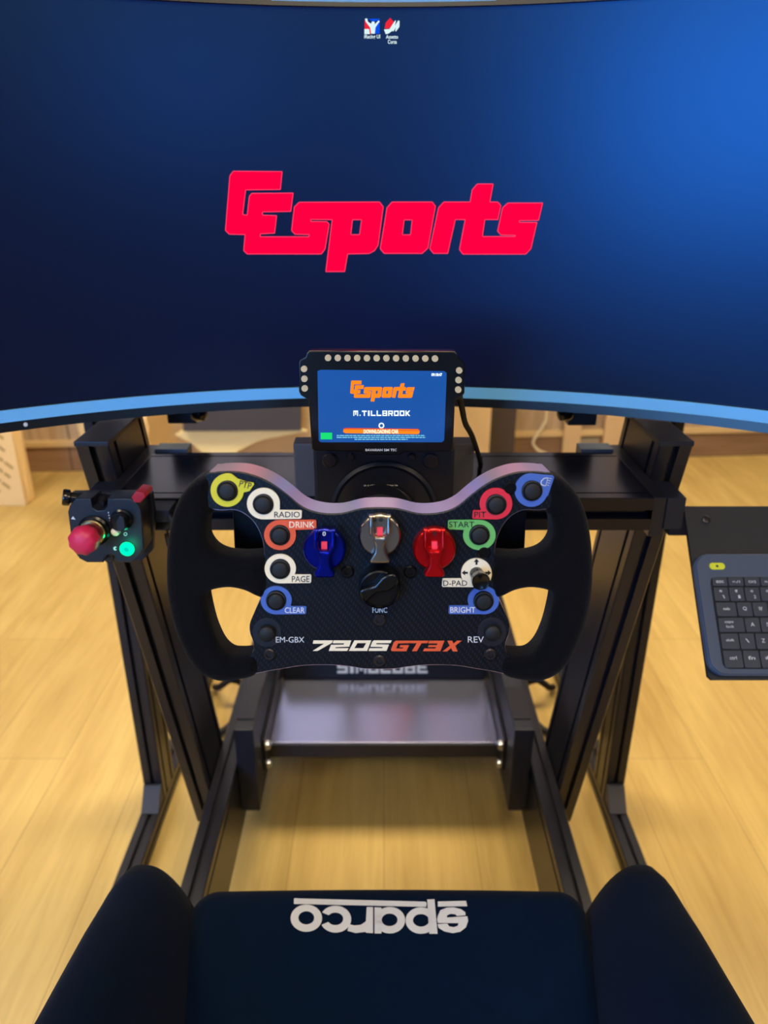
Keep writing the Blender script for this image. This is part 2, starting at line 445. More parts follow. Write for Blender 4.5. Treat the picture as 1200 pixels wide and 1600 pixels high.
# ------------------------------------------------------------------ things along the far wall
# cloth-covered table
tb = thing('covered_table', 'table draped to the floor in beige cloth against the far wall, behind the small display', 'table', (-0.3, 3.05, 0))
def drape(x0, x1, yb, z0, z1, amp, nx=90, nz=24, seed=1.0):
    bm = bmesh.new(); g = []
    for j in range(nz+1):
        r = []
        for i in range(nx+1):
            a = i/nx; b = j/nz
            x = x0+(x1-x0)*a; z = z0+(z1-z0)*b
            k = (1-b)*0.9+0.1
            y = yb - k*amp*(math.sin(a*23*seed + b*2.2) + 0.6*math.sin(a*51*seed - b*3.1+1.3) + 0.4*math.sin(a*9+b*7)) - (1-b)*0.03
            r.append(bm.verts.new((x, y, z)))
        g.append(r)
    for j in range(nz):
        for i in range(nx): bm.faces.new((g[j][i], g[j][i+1], g[j+1][i+1], g[j+1][i]))
    return bm
d = drape(-1.16, 0.44, 2.95, 0.004, 0.75, 0.018)
r = bmesh.ops.solidify(d, geom=d.faces[:], thickness=0.003)
bx(-1.16, 0.44, 2.95, 3.38, 0.745, 0.755, bm=d)
obj('cloth', d, M['cloth'], tb, 60)
for (x, y) in ((-1.1, 3.02), (0.40, 3.02), (-1.1, 3.3), (0.40, 3.3)): obj('leg', bx(x-0.02, x+0.02, y-0.02, y+0.02, 0, 0.74), M['dgrey'], tb)
FT = Frame((0, 2.90, 0.4))
plate('swag', FT, [(283, 674), (472, 672), (446, 681), (410, 688), (385, 699), (362, 710), (338, 714), (318, 709), (300, 694)], -0.02, 0.006, M['cloth2'], tb, bev=0.004, smooth=3, label='paler yellow cloth fold')
FB = Frame((0, 2.86, 0.4))
plate('front_panel', FB, [(286, 600), (470, 600), (470, 673), (286, 674)], -0.03, 0.0, M['dgrey'], tb, bev=0.002, label='dark grey panel')
# kraft crumple between table and upright
kb_ = bmesh.new()
rs = random.Random(7)
g = []
for j in range(15):
    rr = []
    for i in range(9):
        a = i/8; b = j/14
        ang = math.pi*(1-a)
        x = -1.04 + 0.13*math.cos(ang)*1.0 + rs.uniform(-.008, .008); y = 2.74 - 0.10*math.sin(ang) + rs.uniform(-.02, .02)
        rr.append(kb_.verts.new((x, y, 0.003+b*0.56)))
    g.append(rr)
for j in range(14):
    for i in range(8): kb_.faces.new((g[j][i], g[j][i+1], g[j+1][i+1], g[j+1][i]))
for j in range(14): kb_.faces.new((g[j][8], g[j][0], g[j+1][0], g[j+1][8]))
kb_.faces.new([g[0][i] for i in range(9)][::-1]); kb_.faces.new([g[14][i] for i in range(9)])
tag(obj('paper_sack', kb_, M['kraft'], None, None, (-1.04, 2.74, 0)), 'crumpled plain kraft paper sack beside the left end of the covered table', 'bag')
# dark post right of the table
p0 = at_y(765, 640, 3.2); p1 = at_y(808, 640, 3.2)
tag(obj('dark_post', bx(p0.x, p1.x, 3.2, 3.3, 0, 2.69, 0.004), M['dwood'], None, None, ((p0.x+p1.x)/2, 3.25, 0)), 'dark brown post standing right of the covered table', 'post')
# boards on the wall
for i, (a, b, lab) in enumerate([(878, 905, 'narrow beige upright board on the far wall, just left of the floor socket'), (942, 992, 'wide beige upright board on the far wall, right of the floor socket')]):
    A = at_y(a, 690, 3.5).x; B = at_y(b, 690, 3.5).x
    tag(obj('upright_board', wallbox(A, B, 0.032, 0.05, 0.0, 2.0, 0.002), M['board'], None, None, tuple(wallp((A+B)/2, 0.03, 0))), lab, 'board', None)
sA = at_y(905, 700, 3.45).x; sB = at_y(939, 700, 3.45).x
so = thing('wall_socket', 'grey wall socket with a round outlet near the floor, between two beige boards', 'socket', tuple(wallp((sA+sB)/2, 0.03, 0.06)))
obj('plate', wallbox(sA, sB, 0.032, 0.045, 0.01, 0.115, 0.003), M['socket'], so)
sn = RW @ Vector((0, -1, 0)); sc_ = wallp((sA+sB)/2, 0.045, 0.062)
obj('outlet', lathe([(0.026, 0), (0.026, 0.006), (0.020, 0.006), (0.018, 0.001), (0.001, 0.001)], sc_, sn, 24), M['dgrey'], so, 40)
pts = [wallp(at_y(x, y, 3.45).x, 0.045, at_y(x, y, 3.45).z) for x, y in ((858, 560), (856, 640), (851, 665), (840, 682), (834, 695), (842, 706), (856, 713))]
pts.append(wallp(pts[-1].x+0.05, 0.05, 0.006))
pts[0].z = 0.9
tag(obj('white_cable', tube(pts, 0.007), M['wcable'], None, 60, tuple(pts[-1])), 'white cable hanging down the far wall to the floor, left of the wall socket', 'cable')
# printed kraft bag on the left
FBG = Frame((0, 2.93, 0.2), tilt=math.radians(4))
bagt = thing('paper_bag', 'kraft carrier bag printed with slanted rows of writing, on the floor at the left edge', 'bag', (-1.78, 3.0, 0))
a0 = FBG.l(38, 776)[0]
bot = -FBG.o.z/FBG.w.z
bp_ = [FBG.W(a0-0.38, bot+0.002), FBG.W(a0, bot+0.002), FBG.W(a0-0.012, bot+0.46), FBG.W(a0-0.39, bot+0.46)]
bm = bmesh.new()
fv = [bm.verts.new(p) for p in bp_]; bv = [bm.verts.new(p+Vector((0.0 if k in (1, 2) else 0, 0.09, 0))) for k, p in enumerate(bp_)]
mid = [bm.verts.new((bp_[1]+bv[1].co)/2 + Vector((0.0, 0, 0))), bm.verts.new((bp_[2]+bv[2].co)/2 + Vector((-0.03, 0, 0)))]
bm.faces.new(fv); bm.faces.new(bv[::-1])
bm.faces.new((fv[1], mid[0], mid[1], fv[2])); bm.faces.new((mid[0], bv[1], bv[2], mid[1])); bm.faces.new((fv[3], bv[3], bv[0], fv[0])); bm.faces.new((fv[0], bv[0], bv[1], mid[0], fv[1]))
bag = obj('bag_body', bm, M['kraft'], bagt)
words = []
rs = random.Random(3)
for r_ in range(-3, 9):
    s0 = rs.uniform(0, 0.03)
    while s0 < 0.62:
        ln = rs.uniform(0.02, 0.05)
        th = math.radians(-42)
        for (q, hh) in ((0, 0.007),):
            cx = a0-0.40 + s0*math.cos(th); cy = bot+0.06+r_*0.056 - s0*math.sin(th)*-1 + 0.1
            e = (cx+ln*math.cos(th), cy+ln*math.sin(th))
            pl = [(cx, cy), e, (e[0]+0.006, e[1]+0.009), (cx+0.006, cy+0.009)]
            if all(a0-0.37 < p[0] < a0-0.022 and bot+0.035 < p[1] < bot+0.45 for p in pl): words.append(pl)
        s0 += ln+0.008
wb = bmesh.new()
for pl in words: wb.faces.new([wb.verts.new(FBG.W(p[0], p[1], 0.0015)) for p in pl])
obj('printed_rows', wb, M['kprint'], bagt)
hb = bmesh.new()
for hx in (a0-0.28, a0-0.12):
    pass
tube([FBG.W(a0-0.28, bot+0.45, 0.004), FBG.W(a0-0.26, bot+0.56, 0.0), FBG.W(a0-0.14, bot+0.56, 0.0), FBG.W(a0-0.12, bot+0.45, 0.004)], 0.003, bm=hb)
obj('handle', hb, M['kprint'], bagt, 60)

# ================================================================== PROFILES
def section(w, h, nx=None, ny=None, gw=0.0085, gd=0.009, ch=0.0015):
    """closed outline of a slotted profile, w x h, with nx slots on the long faces, ny on the short ones"""
    def face(L, n):
        if not n: return []
        out = []
        for c in (n if isinstance(n, tuple) else [-L/2 + L*(i+0.5)/n for i in range(n)]):
            out += [(c-gw/2, 0), (c-gw/2, 0.002), (c-gw, 0.003), (c-gw, gd), (c+gw, gd), (c+gw, 0.003), (c+gw/2, 0.002), (c+gw/2, 0)]
        return out
    pts = []
    pts += [(-w/2+ch, -h/2)] + [(a, -h/2+b) for a, b in face(w, nx)] + [(w/2-ch, -h/2)]
    pts += [(w/2, -h/2+ch)] + [(w/2-b, a) for a, b in face(h, ny)] + [(w/2, h/2-ch)]
    pts += [(w/2-ch, h/2)] + [(-a, h/2-b) for a, b in face(w, nx)] + [(-w/2+ch, h/2)]
    pts += [(-w/2, h/2-ch)] + [(-w/2+b, a) for a, b in face(h, ny)[::-1]] + [(-w/2, -h/2+ch)]
    return pts

def profile(p0, p1, u, v, sec, bm=None):
    bm = bm or bmesh.new(); u = Vector(u); v = Vector(v); p0 = Vector(p0); p1 = Vector(p1)
    A = [bm.verts.new(p0+u*a+v*b) for a, b in sec]; B = [bm.verts.new(p1+u*a+v*b) for a, b in sec]
    n = len(A)
    for i in range(n): bm.faces.new((A[i], A[(i+1) % n], B[(i+1) % n], B[i]))
    for R_, f in ((A, 1), (B, 0)):
        fc = bm.faces.new(R_[::-1] if f else R_); bmesh.ops.triangulate(bm, faces=[fc])
    return bm
X, Y, Z = Vector((1, 0, 0)), Vector((0, 1, 0)), Vector((0, 0, 1))

def hexbolt(p, n, r=0.0065, h=0.006, mat_=None, parent=None, name='bolt'):
    bm = lathe([(r, 0), (r, h*0.8), (r*0.85, h)], p, n, 16)
    lathe([(r*0.5, h), (r*0.45, h*1.01)], p, n, 6, bm)
    return obj(name, bm, mat_ or M['steel'], parent, 35)

# ================================================================== RIG FRAME
rig = thing('rig_frame', 'black slotted aluminium racing rig frame standing on the oak floor under seat and wheel', 'rig', (0, 0.9, 0))
XI, XO = 0.282, 0.322          # main rail inner / outer
ZT = 0.231
for s in (-1, 1):
    obj('main_rail', profile((s*(XI+XO)/2, -0.45, ZT-0.08), (s*(XI+XO)/2, 1.80, ZT-0.08), X, Z, section(0.04, 0.16, 1, (0.058,) if s < 0 else (0.058,))), M['alu'], rig)
    for yy in (-0.452, 1.80): obj('end_cap', bx(s*XI, s*XO, yy, yy+0.004, ZT-0.16, ZT), M['alu2'], rig)
    for yy in (-0.35, 0.5, 1.66): obj('foot', lathe([(0.024, 0), (0.024, 0.012), (0.008, 0.016), (0.008, ZT-0.16)], (s*0.302, yy, 0), Z, 20), M['rubber'], rig, 35)
    # leaning uprights with horizontal cut tops
    xc = s*0.3425
    top = Vector((xc, 0.825+0.0665, 0.965)); lean = 0.296
    botz = 0.118
    bt = Vector((xc, top.y + (top.z-botz)*lean, botz))
    obj('upright', profile(bt, top, X, Y, section(0.040, 0.133, 1, (-0.046, 0.050))), M['alu'], rig)
    obj('upright_cap', bx(xc-0.0205, xc+0.0205, top.y-0.067, top.y+0.067, top.z, top.z+0.006, 0.0012), M['alu2'], rig)
    # side plate and end block of the cross member
    obj('side_plate', bx(s*0.306, s*0.3215, 0.775, 0.965, 0.872, 0.921, 0.001), M['alu'], rig)
    obj('end_block', bx(s*0.3215, s*0.3425, 0.773, 0.826, 0.882, 0.921, 0.001), M['alu2'], rig)
    # bolt holding upright to rail
    pb = Vector((s*0.327, 1.085, 0.165))
    hexbolt(Vector((s*0.3225, bt.y-0.085, 0.150)), X*s, 0.008, 0.018, M['steel'], rig)
    # inner bracket blocks that carry the pedal plate
    obj('pedal_bracket', bx(s*0.245, s*0.2815, 1.105, 1.42, 0.115, 0.315, 0.003), M['alu2'], rig)
    obj('bracket_pad', bx(s*0.247, s*0.280, 1.135, 1.235, 0.315, 0.318, 0.001), M['alu'], rig)
    obj('side_arm', bx(s*0.2385, s*0.2445, 1.17, 1.50, 0.16, 0.235, 0.001), M['steel'] if False else M['alu'], rig)
    hexbolt((s*0.236, 1.185, 0.215), -Y, 0.009, 0.014, M['steel'], rig)
    hexbolt((s*0.236, 1.185, 0.165), -Y, 0.007, 0.010, M['steel'], rig)
# wheel cross member: 160 x 40 laid flat
sec = []
def deck_section():
    hw, hh = 0.08, 0.02; p = []
    # (y, z) outline with two fine grooves on top and a slot at the front
    top_ = [(-hw, hh-0.001), (-hw+0.001, hh)]
    for c in (-0.064, 0.064): top_ += [(c-0.0015, hh), (c-0.0015, hh-0.006), (c+0.0015, hh-0.006), (c+0.0015, hh)]
    top_ += [(hw-0.001, hh), (hw, hh-0.001), (hw, -hh), (-hw, -hh)]
    top_ += [(-hw, -0.006), (-hw+0.002, -0.006), (-hw+0.002, -0.010), (-hw+0.011, -0.010), (-hw+0.011, 0.010), (-hw+0.002, 0.010), (-hw+0.002, 0.005), (-hw, 0.005)]
    return top_
obj('cross_member', profile((-0.306, 0.853, 0.901), (0.306, 0.853, 0.901), Y, Z, deck_section()), M['deck'], rig)
for s in (-1, 1): obj('rear_tab', bx(s*0.262, s*0.305, 0.934, 0.960, 0.905, 0.925, 0.001), M['kb'], rig)
obj('rail_tie', profile((-XI, 1.74, 0.15), (XI, 1.74, 0.15), Y, Z, section(0.04, 0.08, 1, 2)), M['alu'], rig)
obj('rail_tie', profile((-XI, 0.02, 0.19), (XI, 0.02, 0.19), Y, Z, section(0.08, 0.04, 2, 1)), M['alu'], rig)
obj('rail_tie', profile((-XI, 0.38, 0.19), (XI, 0.38, 0.19), Y, Z, section(0.08, 0.04, 2, 1)), M['alu'], rig)
for s in (-1, 1):
    for yy in (0.02, 0.38): obj('seat_bracket', bx(s*0.21, s*0.216, yy-0.04, yy+0.04, 0.21, 0.40, 0.001), M['alu2'], rig)

# ================================================================== PEDALS
ped = thing('pedal_base', 'low black pedal unit with white lettering on a polished footplate between the rails', 'pedals', (0, 1.4, 0.16))
obj('footplate', bx(-0.2375, 0.2375, 1.215, 1.43, 0.178, 0.190, 0.002), M['pplate'], ped, label='polished grey footplate')
obj('footplate_lip', bx(-0.2375, 0.2375, 1.210, 1.218, 0.156, 0.188, 0.001), M['alu2'], ped)
FP = Frame((0, 1.43, 0.19), tilt=math.radians(18))
bm = bmesh.new()
pr = [(1.432, 0.186), (1.432, 0.196), (1.462, 0.29), (1.66, 0.31), (1.70, 0.29), (1.70, 0.186)]
A = [bm.verts.new((-0.237, y, z)) for y, z in pr]; B = [bm.verts.new((0.237, y, z)) for y, z in pr]
for i in range(6): bm.faces.new((A[i], A[(i+1) % 6], B[(i+1) % 6], B[i]))
bm.faces.new(A[::-1]); bm.faces.new(B)
bmesh.ops.bevel(bm, geom=bm.edges[:], offset=0.002, segments=2, affect='EDGES')
hs = obj('housing', bm, M['body'], ped)
FPT = Frame((0, 1.4332, 0.20), tilt=math.radians(17.7))
def blockword(s, x0, x1, y0, y1, t=0.27, gap=0.16):
    """techno block capitals as closed loops in a rectangle (y down)"""
    G = {'S': [[(0,0),(1,0),(1,.22),(t,.22),(t,.39),(1,.39),(1,1),(0,1),(0,.78),(1-t,.78),(1-t,.61),(0,.61)]],
         'I': [[(.36,0),(.64,0),(.64,1),(.36,1)]],
         'M': [[(0,0),(1,0),(1,1),(1-t*.8,1),(1-t*.8,.25),(.62,.25),(.62,.8),(.38,.8),(.38,.25),(t*.8,.25),(t*.8,1),(0,1)]],
         'U': [[(0,0),(t,0),(t,.78),(1-t,.78),(1-t,0),(1,0),(1,1),(0,1)]],
         'C': [[(0,0),(1,0),(1,.24),(t,.24),(t,.76),(1,.76),(1,1),(0,1)]],
         'B': [[(0,0),(1,0),(1,1),(0,1)], [(t,.2),(1-t,.2),(1-t,.4),(t,.4)], [(t,.6),(1-t,.6),(1-t,.8),(t,.8)]],
         'E': [[(0,0),(1,0),(1,.22),(t,.22),(t,.39),(.9,.39),(.9,.61),(t,.61),(t,.78),(1,.78),(1,1),(0,1)]],
         'T': [[(0,0),(1,0),(1,.25),(.5+t/2,.25),(.5+t/2,1),(.5-t/2,1),(.5-t/2,.25),(0,.25)]],
         'L': [[(0,0),(t,0),(t,.76),(1,.76),(1,1),(0,1)]],
         'R': [[(0,0),(1,0),(1,.66),(.8,.66),(1,1),(.7,1),(.5,.66),(t,.66),(t,1),(0,1)], [(t,.22),(1-t,.22),(1-t,.44),(t,.44)]],
         'O': [[(0,0),(1,0),(1,1),(0,1)], [(t,.25),(1-t,.25),(1-t,.75),(t,.75)]],
         'K': [[(0,0),(t,0),(t,.36),(.68,0),(1,0),(.55,.48),(1,1),(.68,1),(t,.6),(t,1),(0,1)]],
         '.': [[(.3,.72),(.75,.72),(.75,1),(.3,1)]]}
    W_ = {'I': 0.45, '.': 0.4}
    tot = sum(W_.get(c, 1) for c in s) + gap*(len(s)-1); k = (x1-x0)/tot; x = x0; mes = []
    for c in s:
        wd = W_.get(c, 1)*k
        if c == 'I': lp = [[(0.1, 0), (0.9, 0), (0.9, 1), (0.1, 1)]]
        else: lp = G[c]
        mes.append(poly_fit([[(x+a*wd, y0+b*(y1-y0)) for a, b in l] for l in lp]))
        x += wd + gap*k
    return join_me(mes)
decal('lettering', blockword('SIMUCUBE', 527, 668, 1033, 1052), on(FPT, 0.002), M['textw'], hs, label='white block lettering')
for sx in (-0.09, 0.09):   # two pedals behind the housing
    p = obj('pedal_arm', box(bmesh.new(), (sx, 1.60, 0.42), (0.03, 0.012, 0.26), 0.003, Matrix.Rotation(math.radians(-12), 3, 'X')), M['alu2'], ped)
    obj('pedal_pad', box(bmesh.new(), (sx, 1.60, 0.52), (0.06, 0.008, 0.10), 0.003, Matrix.Rotation(math.radians(-12), 3, 'X')), M['pplate'], p)

# cables in the gap beside the rails
for s, lab in ((-1, 'black cable looped behind the left main rail'), (1, 'black cable looped behind the right main rail')):
    c = [(s*0.455, 1.64, 0.012), (s*0.43, 1.59, 0.05), (s*0.395, 1.58, 0.08), (s*0.37, 1.60, 0.04), (s*0.375, 1.50, 0.02), (s*0.41, 1.46, 0.012), (s*0.44, 1.53, 0.010)]
    tag(obj('cable_loop', tube(c, 0.009), M['rubber'], None, 60, c[-1]), lab, 'cable', 'cables beside the rails')

# ================================================================== MONITOR STAND
st = thing('monitor_stand', 'freestanding black aluminium stand whose posts rise outside the rig behind the curved screen', 'stand', (0, 1.23, 0))
for s in (-1, 1):
    obj('foot_rail', profile((s*0.491, 0.55, 0.021), (s*0.491, 1.75, 0.021), X, Z, section(0.04, 0.04, 1, 1)), M['alu'], st)
    obj('post', profile((s*0.491, 1.25, 0.042), (s*0.491, 1.25, 1.35), X, Y, section(0.04, 0.08, 1, 2)), M['alu'], st)
    # corner bracket in front of the post
    bm = bmesh.new()
    pr = [(1.168, 0.043), (1.209, 0.043), (1.209, 0.085), (1.204, 0.085)]
    A = [bm.verts.new((s*0.473, y, z)) for y, z in pr]; B = [bm.verts.new((s*0.509, y, z)) for y, z in pr]
    for i in range(4): bm.faces.new((A[i], A[(i+1) % 4], B[(i+1) % 4], B[i]))
    bm.faces.new(A[::-1]); bm.faces.new(B)
    obj('corner_bracket', bm, M['dgrey'], st)
    obj('end_cap', bx(s*0.471, s*0.511, 0.546, 0.55, 0.001, 0.041), M['alu2'], st)
    arm = obj('screen_arm', bx(s*0.20, s*0.24, 1.052, 1.21, 1.04, 1.08, 0.003), M['alu2'], st)
obj('crossbar', profile((-0.471, 1.25, 1.25), (0.471, 1.25, 1.25), Y, Z, section(0.04, 0.08, 1, 2)), M['alu'], st)
obj('lower_crossbar', profile((-0.471, 1.25, 0.99), (0.471, 1.25, 0.99), Y, Z, section(0.04, 0.04, 1, 1)), M['alu'], st)
obj('mount_column', bx(-0.05, 0.05, 1.046, 1.2095, 1.17, 1.33, 0.004), M['alu2'], st)

# ================================================================== CURVED MONITOR
R, YC = 0.85, 0.055
mon = thing('curved_monitor', 'large curved monitor showing a red logo on a dark blue desktop, above the wheel', 'monitor', (0, 1.0, 1.02))
Z0, Z1 = 1.24-0.2222, 1.24+0.1728     # display bottom / top
TH = 0.80
def arc(zs_rs, mat_, name, parent=None, n=96, closed=True, th=TH, label=None):
    """sweep a (radius offset, z) section round the curve of the monitor"""
    bm = bmesh.new(); rings = []
    for i in range(n+1):
        a = -th + 2*th*i/n
        rings.append([bm.verts.new((math.sin(a)*(R+r_), YC+math.cos(a)*(R+r_), z)) for r_, z in zs_rs])
    m = len(zs_rs)
    for A, B in zip(rings, rings[1:]):
        for k in range(m if closed else m-1): bm.faces.new((A[k], A[(k+1) % m], B[(k+1) % m], B[k]))
    if closed: bm.faces.new(rings[0]); bm.faces.new(rings[-1][::-1])
    return obj(name, bm, mat_, parent, 30, label=label)
arc([(0, Z0), (0.004, Z0), (0.004, Z1), (0, Z1)], M['screen'], 'screen', mon)
arc([(0.0045, Z0-0.0245), (0.10, Z0-0.012), (0.135, Z0+0.03), (0.14, 1.30), (0.09, Z1+0.005), (0.0045, Z1+0.012)], M['bezel'], 'back_shell', mon)
arc([(-0.004, Z1), (0.012, Z1), (0.012, Z1+0.014), (-0.002, Z1+0.014)], M['bezel'], 'top_bezel', mon)
arc([(-0.003, Z1+0.0022), (-0.0036, Z1+0.0045), (-0.0022, Z1+0.010), (-0.0015, Z1+0.0095)], M['grille'], 'speaker_grille', mon, 60, True, 0.135)
arc([(-0.004, Z0-0.0135), (0.004, Z0-0.0135), (0.004, Z0), (-0.004, Z0)], M['chin'], 'chin', mon, label='lower bezel strip, its blue reflection put into the colour')
arc([(-0.004, Z0-0.0245), (0.004, Z0-0.0245), (0.004, Z0-0.0136), (-0.002, Z0-0.0136)], M['bezel'], 'lower_edge', mon)
arc([(-0.0015, Z0), (0.002, Z0), (0.002, Z0+0.0012), (-0.0015, Z0+0.0012)], M['bezel'], 'screen_gasket', mon)
def scr(off):
    def m(x, y):
        d = ray(x, y); r_ = R-off
        a = d.x*d.x+d.y*d.y; b = -2*d.y*YC; c = YC*YC-r_*r_
        t = (-b+math.sqrt(b*b-4*a*c))/(2*a)
        return CO + d*t
    return m
def T1(l): return [(345+x*0.216667, 255+y*0.216667) for x, y in l]
def T2(l): return [(590+x*0.225, 275+y*0.225) for x, y in l]
LOGO = [
 [T1([(90,57),(443,60),(430,190),(180,193),(178,205),(158,370),(190,375),(205,240),(222,217),(522,215),(505,348),(300,352),(300,374),(403,378),(388,505),(285,510),(285,530),(635,530),(637,515),(535,513),(510,485),(530,315),(565,281),(1145,279),(1172,315),(1135,590),(1110,630),(1070,652),(915,655),(893,782),(757,782),(803,408),(650,406),(650,420),(765,421),(782,440),(752,620),(725,655),(190,655),(165,630),(175,515),(60,512),(33,485),(65,90)]),
  T1([(950,408),(1015,408),(1000,515),(938,515)])],
 [T2([(100,180),(380,180),(402,210),(350,500),(310,538),(45,538),(18,505),(65,220)]), T2([(185,305),(240,305),(228,408),(172,408)])],
 [T2([(460,180),(642,180),(657,95),(692,55),(803,55),(780,180),(835,180),(857,205),(835,303),(745,303),(728,420),(955,420),(957,412),(855,410),(833,382),(868,220),(905,187),(1147,187),(1118,308),(985,310),(985,322),(1107,322),(1065,505),(1028,543),(592,543),(568,510),(608,303),(540,303),(487,538),(388,538),(362,505),(423,220)])],
]
lg = join_me([poly_fit(p) for p in LOGO])
decal('screen_logo', lg, scr(0.0018), M['logo'], mon, 12, label='red word logo on the screen')
# thin lighter outlines of the letters
def outline_strips(loop, wd):
    mes = []
    for a, b in zip(loop, loop[1:]+loop[:1]):
        dx, dy = b[0]-a[0], b[1]-a[1]; L_ = math.hypot(dx, dy)
        if L_ < 0.5: continue
        nx, ny = -dy/L_*wd/2, dx/L_*wd/2
        mes.append([(a[0]+nx, a[1]+ny), (b[0]+nx, b[1]+ny), (b[0]-nx, b[1]-ny), (a[0]-nx, a[1]-ny)])
    bm = bmesh.new()
    for q in mes: bm.faces.new([bm.verts.new((x, y, 0)) for x, y in q])
    me = bpy.data.meshes.new('s'); bm.to_mesh(me); bm.free(); return me
decal('logo_outline', join_me([outline_strips(l, 1.1) for p in LOGO for l in p]), scr(0.0024), M['logoedge'], mon, 12)
# desktop shortcuts
def quad(x0, y0, x1, y1): return poly_fit([[(x0, y0), (x1, y0), (x1, y1), (x0, y1)]])
def I5(l): return [(560+x/15, 20+y/15) for x, y in l]
sh = decal('desktop_icon', poly_fit([I5([(235,140),(500,140),(500,490),(390,490),(395,360),(480,190),(430,190),(340,215)])]), scr(0.002), M['iconb'], mon, 12, label='red, white and blue shortcut icon')
decal('icon_red', poly_fit([I5([(145,170),(290,320),(310,490),(145,490)])]), scr(0.002), M['iconr'], sh)
decal('icon_figure', poly_fit([I5([(150,140),(205,130),(225,210),(300,260),(310,215),(345,200),(380,215),(385,270),(470,180),(500,200),(400,345),(385,490),(300,490),(275,345),(175,215)])]), scr(0.0026), M['iconw'], sh)
decal('icon_corner', poly_fit([I5([(140,380),(250,380),(270,500),(140,500)])]), scr(0.0027), M['iconw'], sh)
decal('caption', text_fit('iRacing UI', 569, 54, 594, 62, 0.02), scr(0.0026), M['iconw'], sh)
sh2 = decal('desktop_icon', poly_fit([I5([(615,370),(640,230),(745,115),(830,215),(790,320),(720,370)])]), scr(0.002), M['iconr'], mon, 12, label='red and white shortcut icon')
decal('icon_swoosh', poly_fit([I5([(600,390),(730,380),(860,180),(880,180),(860,300),(930,180),(965,190),(960,330),(880,440),(860,420),(880,340),(820,440),(800,420),(700,490),(640,500)])]), scr(0.0026), M['iconw'], sh2)
decal('caption', join_me([text_fit('Assetto', 603, 54.5, 622, 60.5, 0.02), text_fit('Corsa', 606, 62, 620, 68.5, 0.02)]), scr(0.0026), M['iconw'], sh2)
pa = at_y(41, 664, 0.62)
obj('status_lamp', lathe([(0.0022, 0), (0.0022, 0.002)], scr(0.0045)(40, 663), (0.4, -0.9, 0), 12), M['textw'], mon)
# clamps hanging under the rear edge of the screen
for (x0, x1, y0, y1, kx) in ((266, 312, 640, 656, 318), (884, 926, 640, 659, 877)):
    a = at_y(x0, y0, 1.03); b = at_y(x1, y1, 1.03)
    cl = obj('rear_clamp', bx(a.x, b.x, 1.01, 1.05, b.z, max(a.z, 1.003), 0.003), M['alu2'], st)
    k = at_y(kx, 645, 1.01)
    obj('clamp_knob', lathe([(0.011, 0), (0.012, 0.004), (0.010, 0.014), (0.004, 0.018)], (b.x if kx < 600 else a.x, 1.01, k.z), (1 if kx < 600 else -1, -0.4, 0), 18), M['gloss'], cl, 35)

# ================================================================== WHEEL BASE MOTOR
wb = thing('wheelbase_motor', 'black direct drive motor unit bolted on the cross member, behind the wheel', 'motor', (0, 0.72, 0.921))
obj('body', bx(-0.062, 0.062, 0.64, 0.86, 0.9215, 1.020, 0.006), M['body'], wb, 40)
FM = Frame((0, 0.632, 0.97))
obj('front_plate', bx(-0.064, 0.064, 0.632, 0.642, 0.89, 1.028, 0.003), M['body'], wb)
for s in (-1, 1):
    obj('mount_ear', bx(s*0.063, s*0.100, 0.775, 0.80, 0.922, 0.985, 0.002), M['dgrey'], wb)
    obj('mount_ear_side', bx(s*0.063, s*0.072, 0.72, 0.90, 0.922, 1.0, 0.001), M['body'], wb)
obj('collar', lathe([(0.050, 0), (0.050, 0.003), (0.047, 0.005), (0.044, 0.003), (0.0, 0.002)], (0, 0.632, 0.966), -Y, 48), M['plastic'], wb, 30)
obj('collar_face', lathe([(0.030, 0.002), (0.030, 0.012), (0.027, 0.014), (0.001, 0.014)], (0, 0.632, 0.966), -Y, 48), M['body'], wb, 30)
for (x, y, r_) in ((515, 718, 0.0068), (672, 719, 0.0068), (548, 713, 0.0035), (643, 713, 0.0035)):
    a, b = FM.l(x, y, 0)
    hexbolt(FM.W(a, b, 0.0), -Y, r_, 0.004, M['dsteel'], wb, 'socket_screw')
decal('scale_marks', join_me([text_fit('25 5 OFF', 568, 757.5, 586, 759.5, 0.01), text_fit('1.0 250 50', 602, 757.5, 621, 759.5, 0.01)]), on(FM, 0.0145), M['textw'], wb)

# ================================================================== DASH DISPLAY
FD = Frame((0, 0.604, 1.08), tilt=math.radians(6))
dash = thing('dash_display', 'small black dash display with a row of round lights, above the steering wheel', 'display', (0, 0.61, 1.03))
body = [(483, 548), (711, 549), (716, 554), (717, 559), (725, 566), (727, 572), (726, 614), (722, 620), (711, 626), (708, 703), (704, 706), (632, 706), (625, 711), (572, 711), (565, 706), (492, 705), (487, 702), (482, 625), (470, 618), (467, 612), (466, 567), (468, 562), (477, 557), (478, 552)]
obj_d = plate('housing', FD, body, -0.022, 0.0, M['gloss'], dash, bev=0.0012)
scrn = plate('display_panel', FD, [(496, 580), (501, 578), (694, 580), (698, 583), (694, 688), (690, 691), (501, 691), (498, 688)], 0.0002, 0.0012, M['dscreen'], dash)
for i in range(12): plate('light', FD, circ(512.5+15.2*i, 559.3+0.1*i, 5.1, 20), 0.0001, 0.0015, M['led'], dash)
for (x, y) in ((475, 576.5), (475.5, 592), (476, 607), (717.5, 579), (716.5, 594), (716, 609)): plate('light', FD, circ(x, y, 5.1, 20), 0.0001, 0.0015, M['led'], dash)
def toDash(p): return [(547 + (x-352)*(101/496.0), 594.5 + (y-267)*(33/158.0)) for x, y in p]
decal('screen_logo', join_me([poly_fit([toDash(l) for l in p]) for p in LOGO]), on(FD, 0.0018), M['dorange'], dash, label='orange word logo')
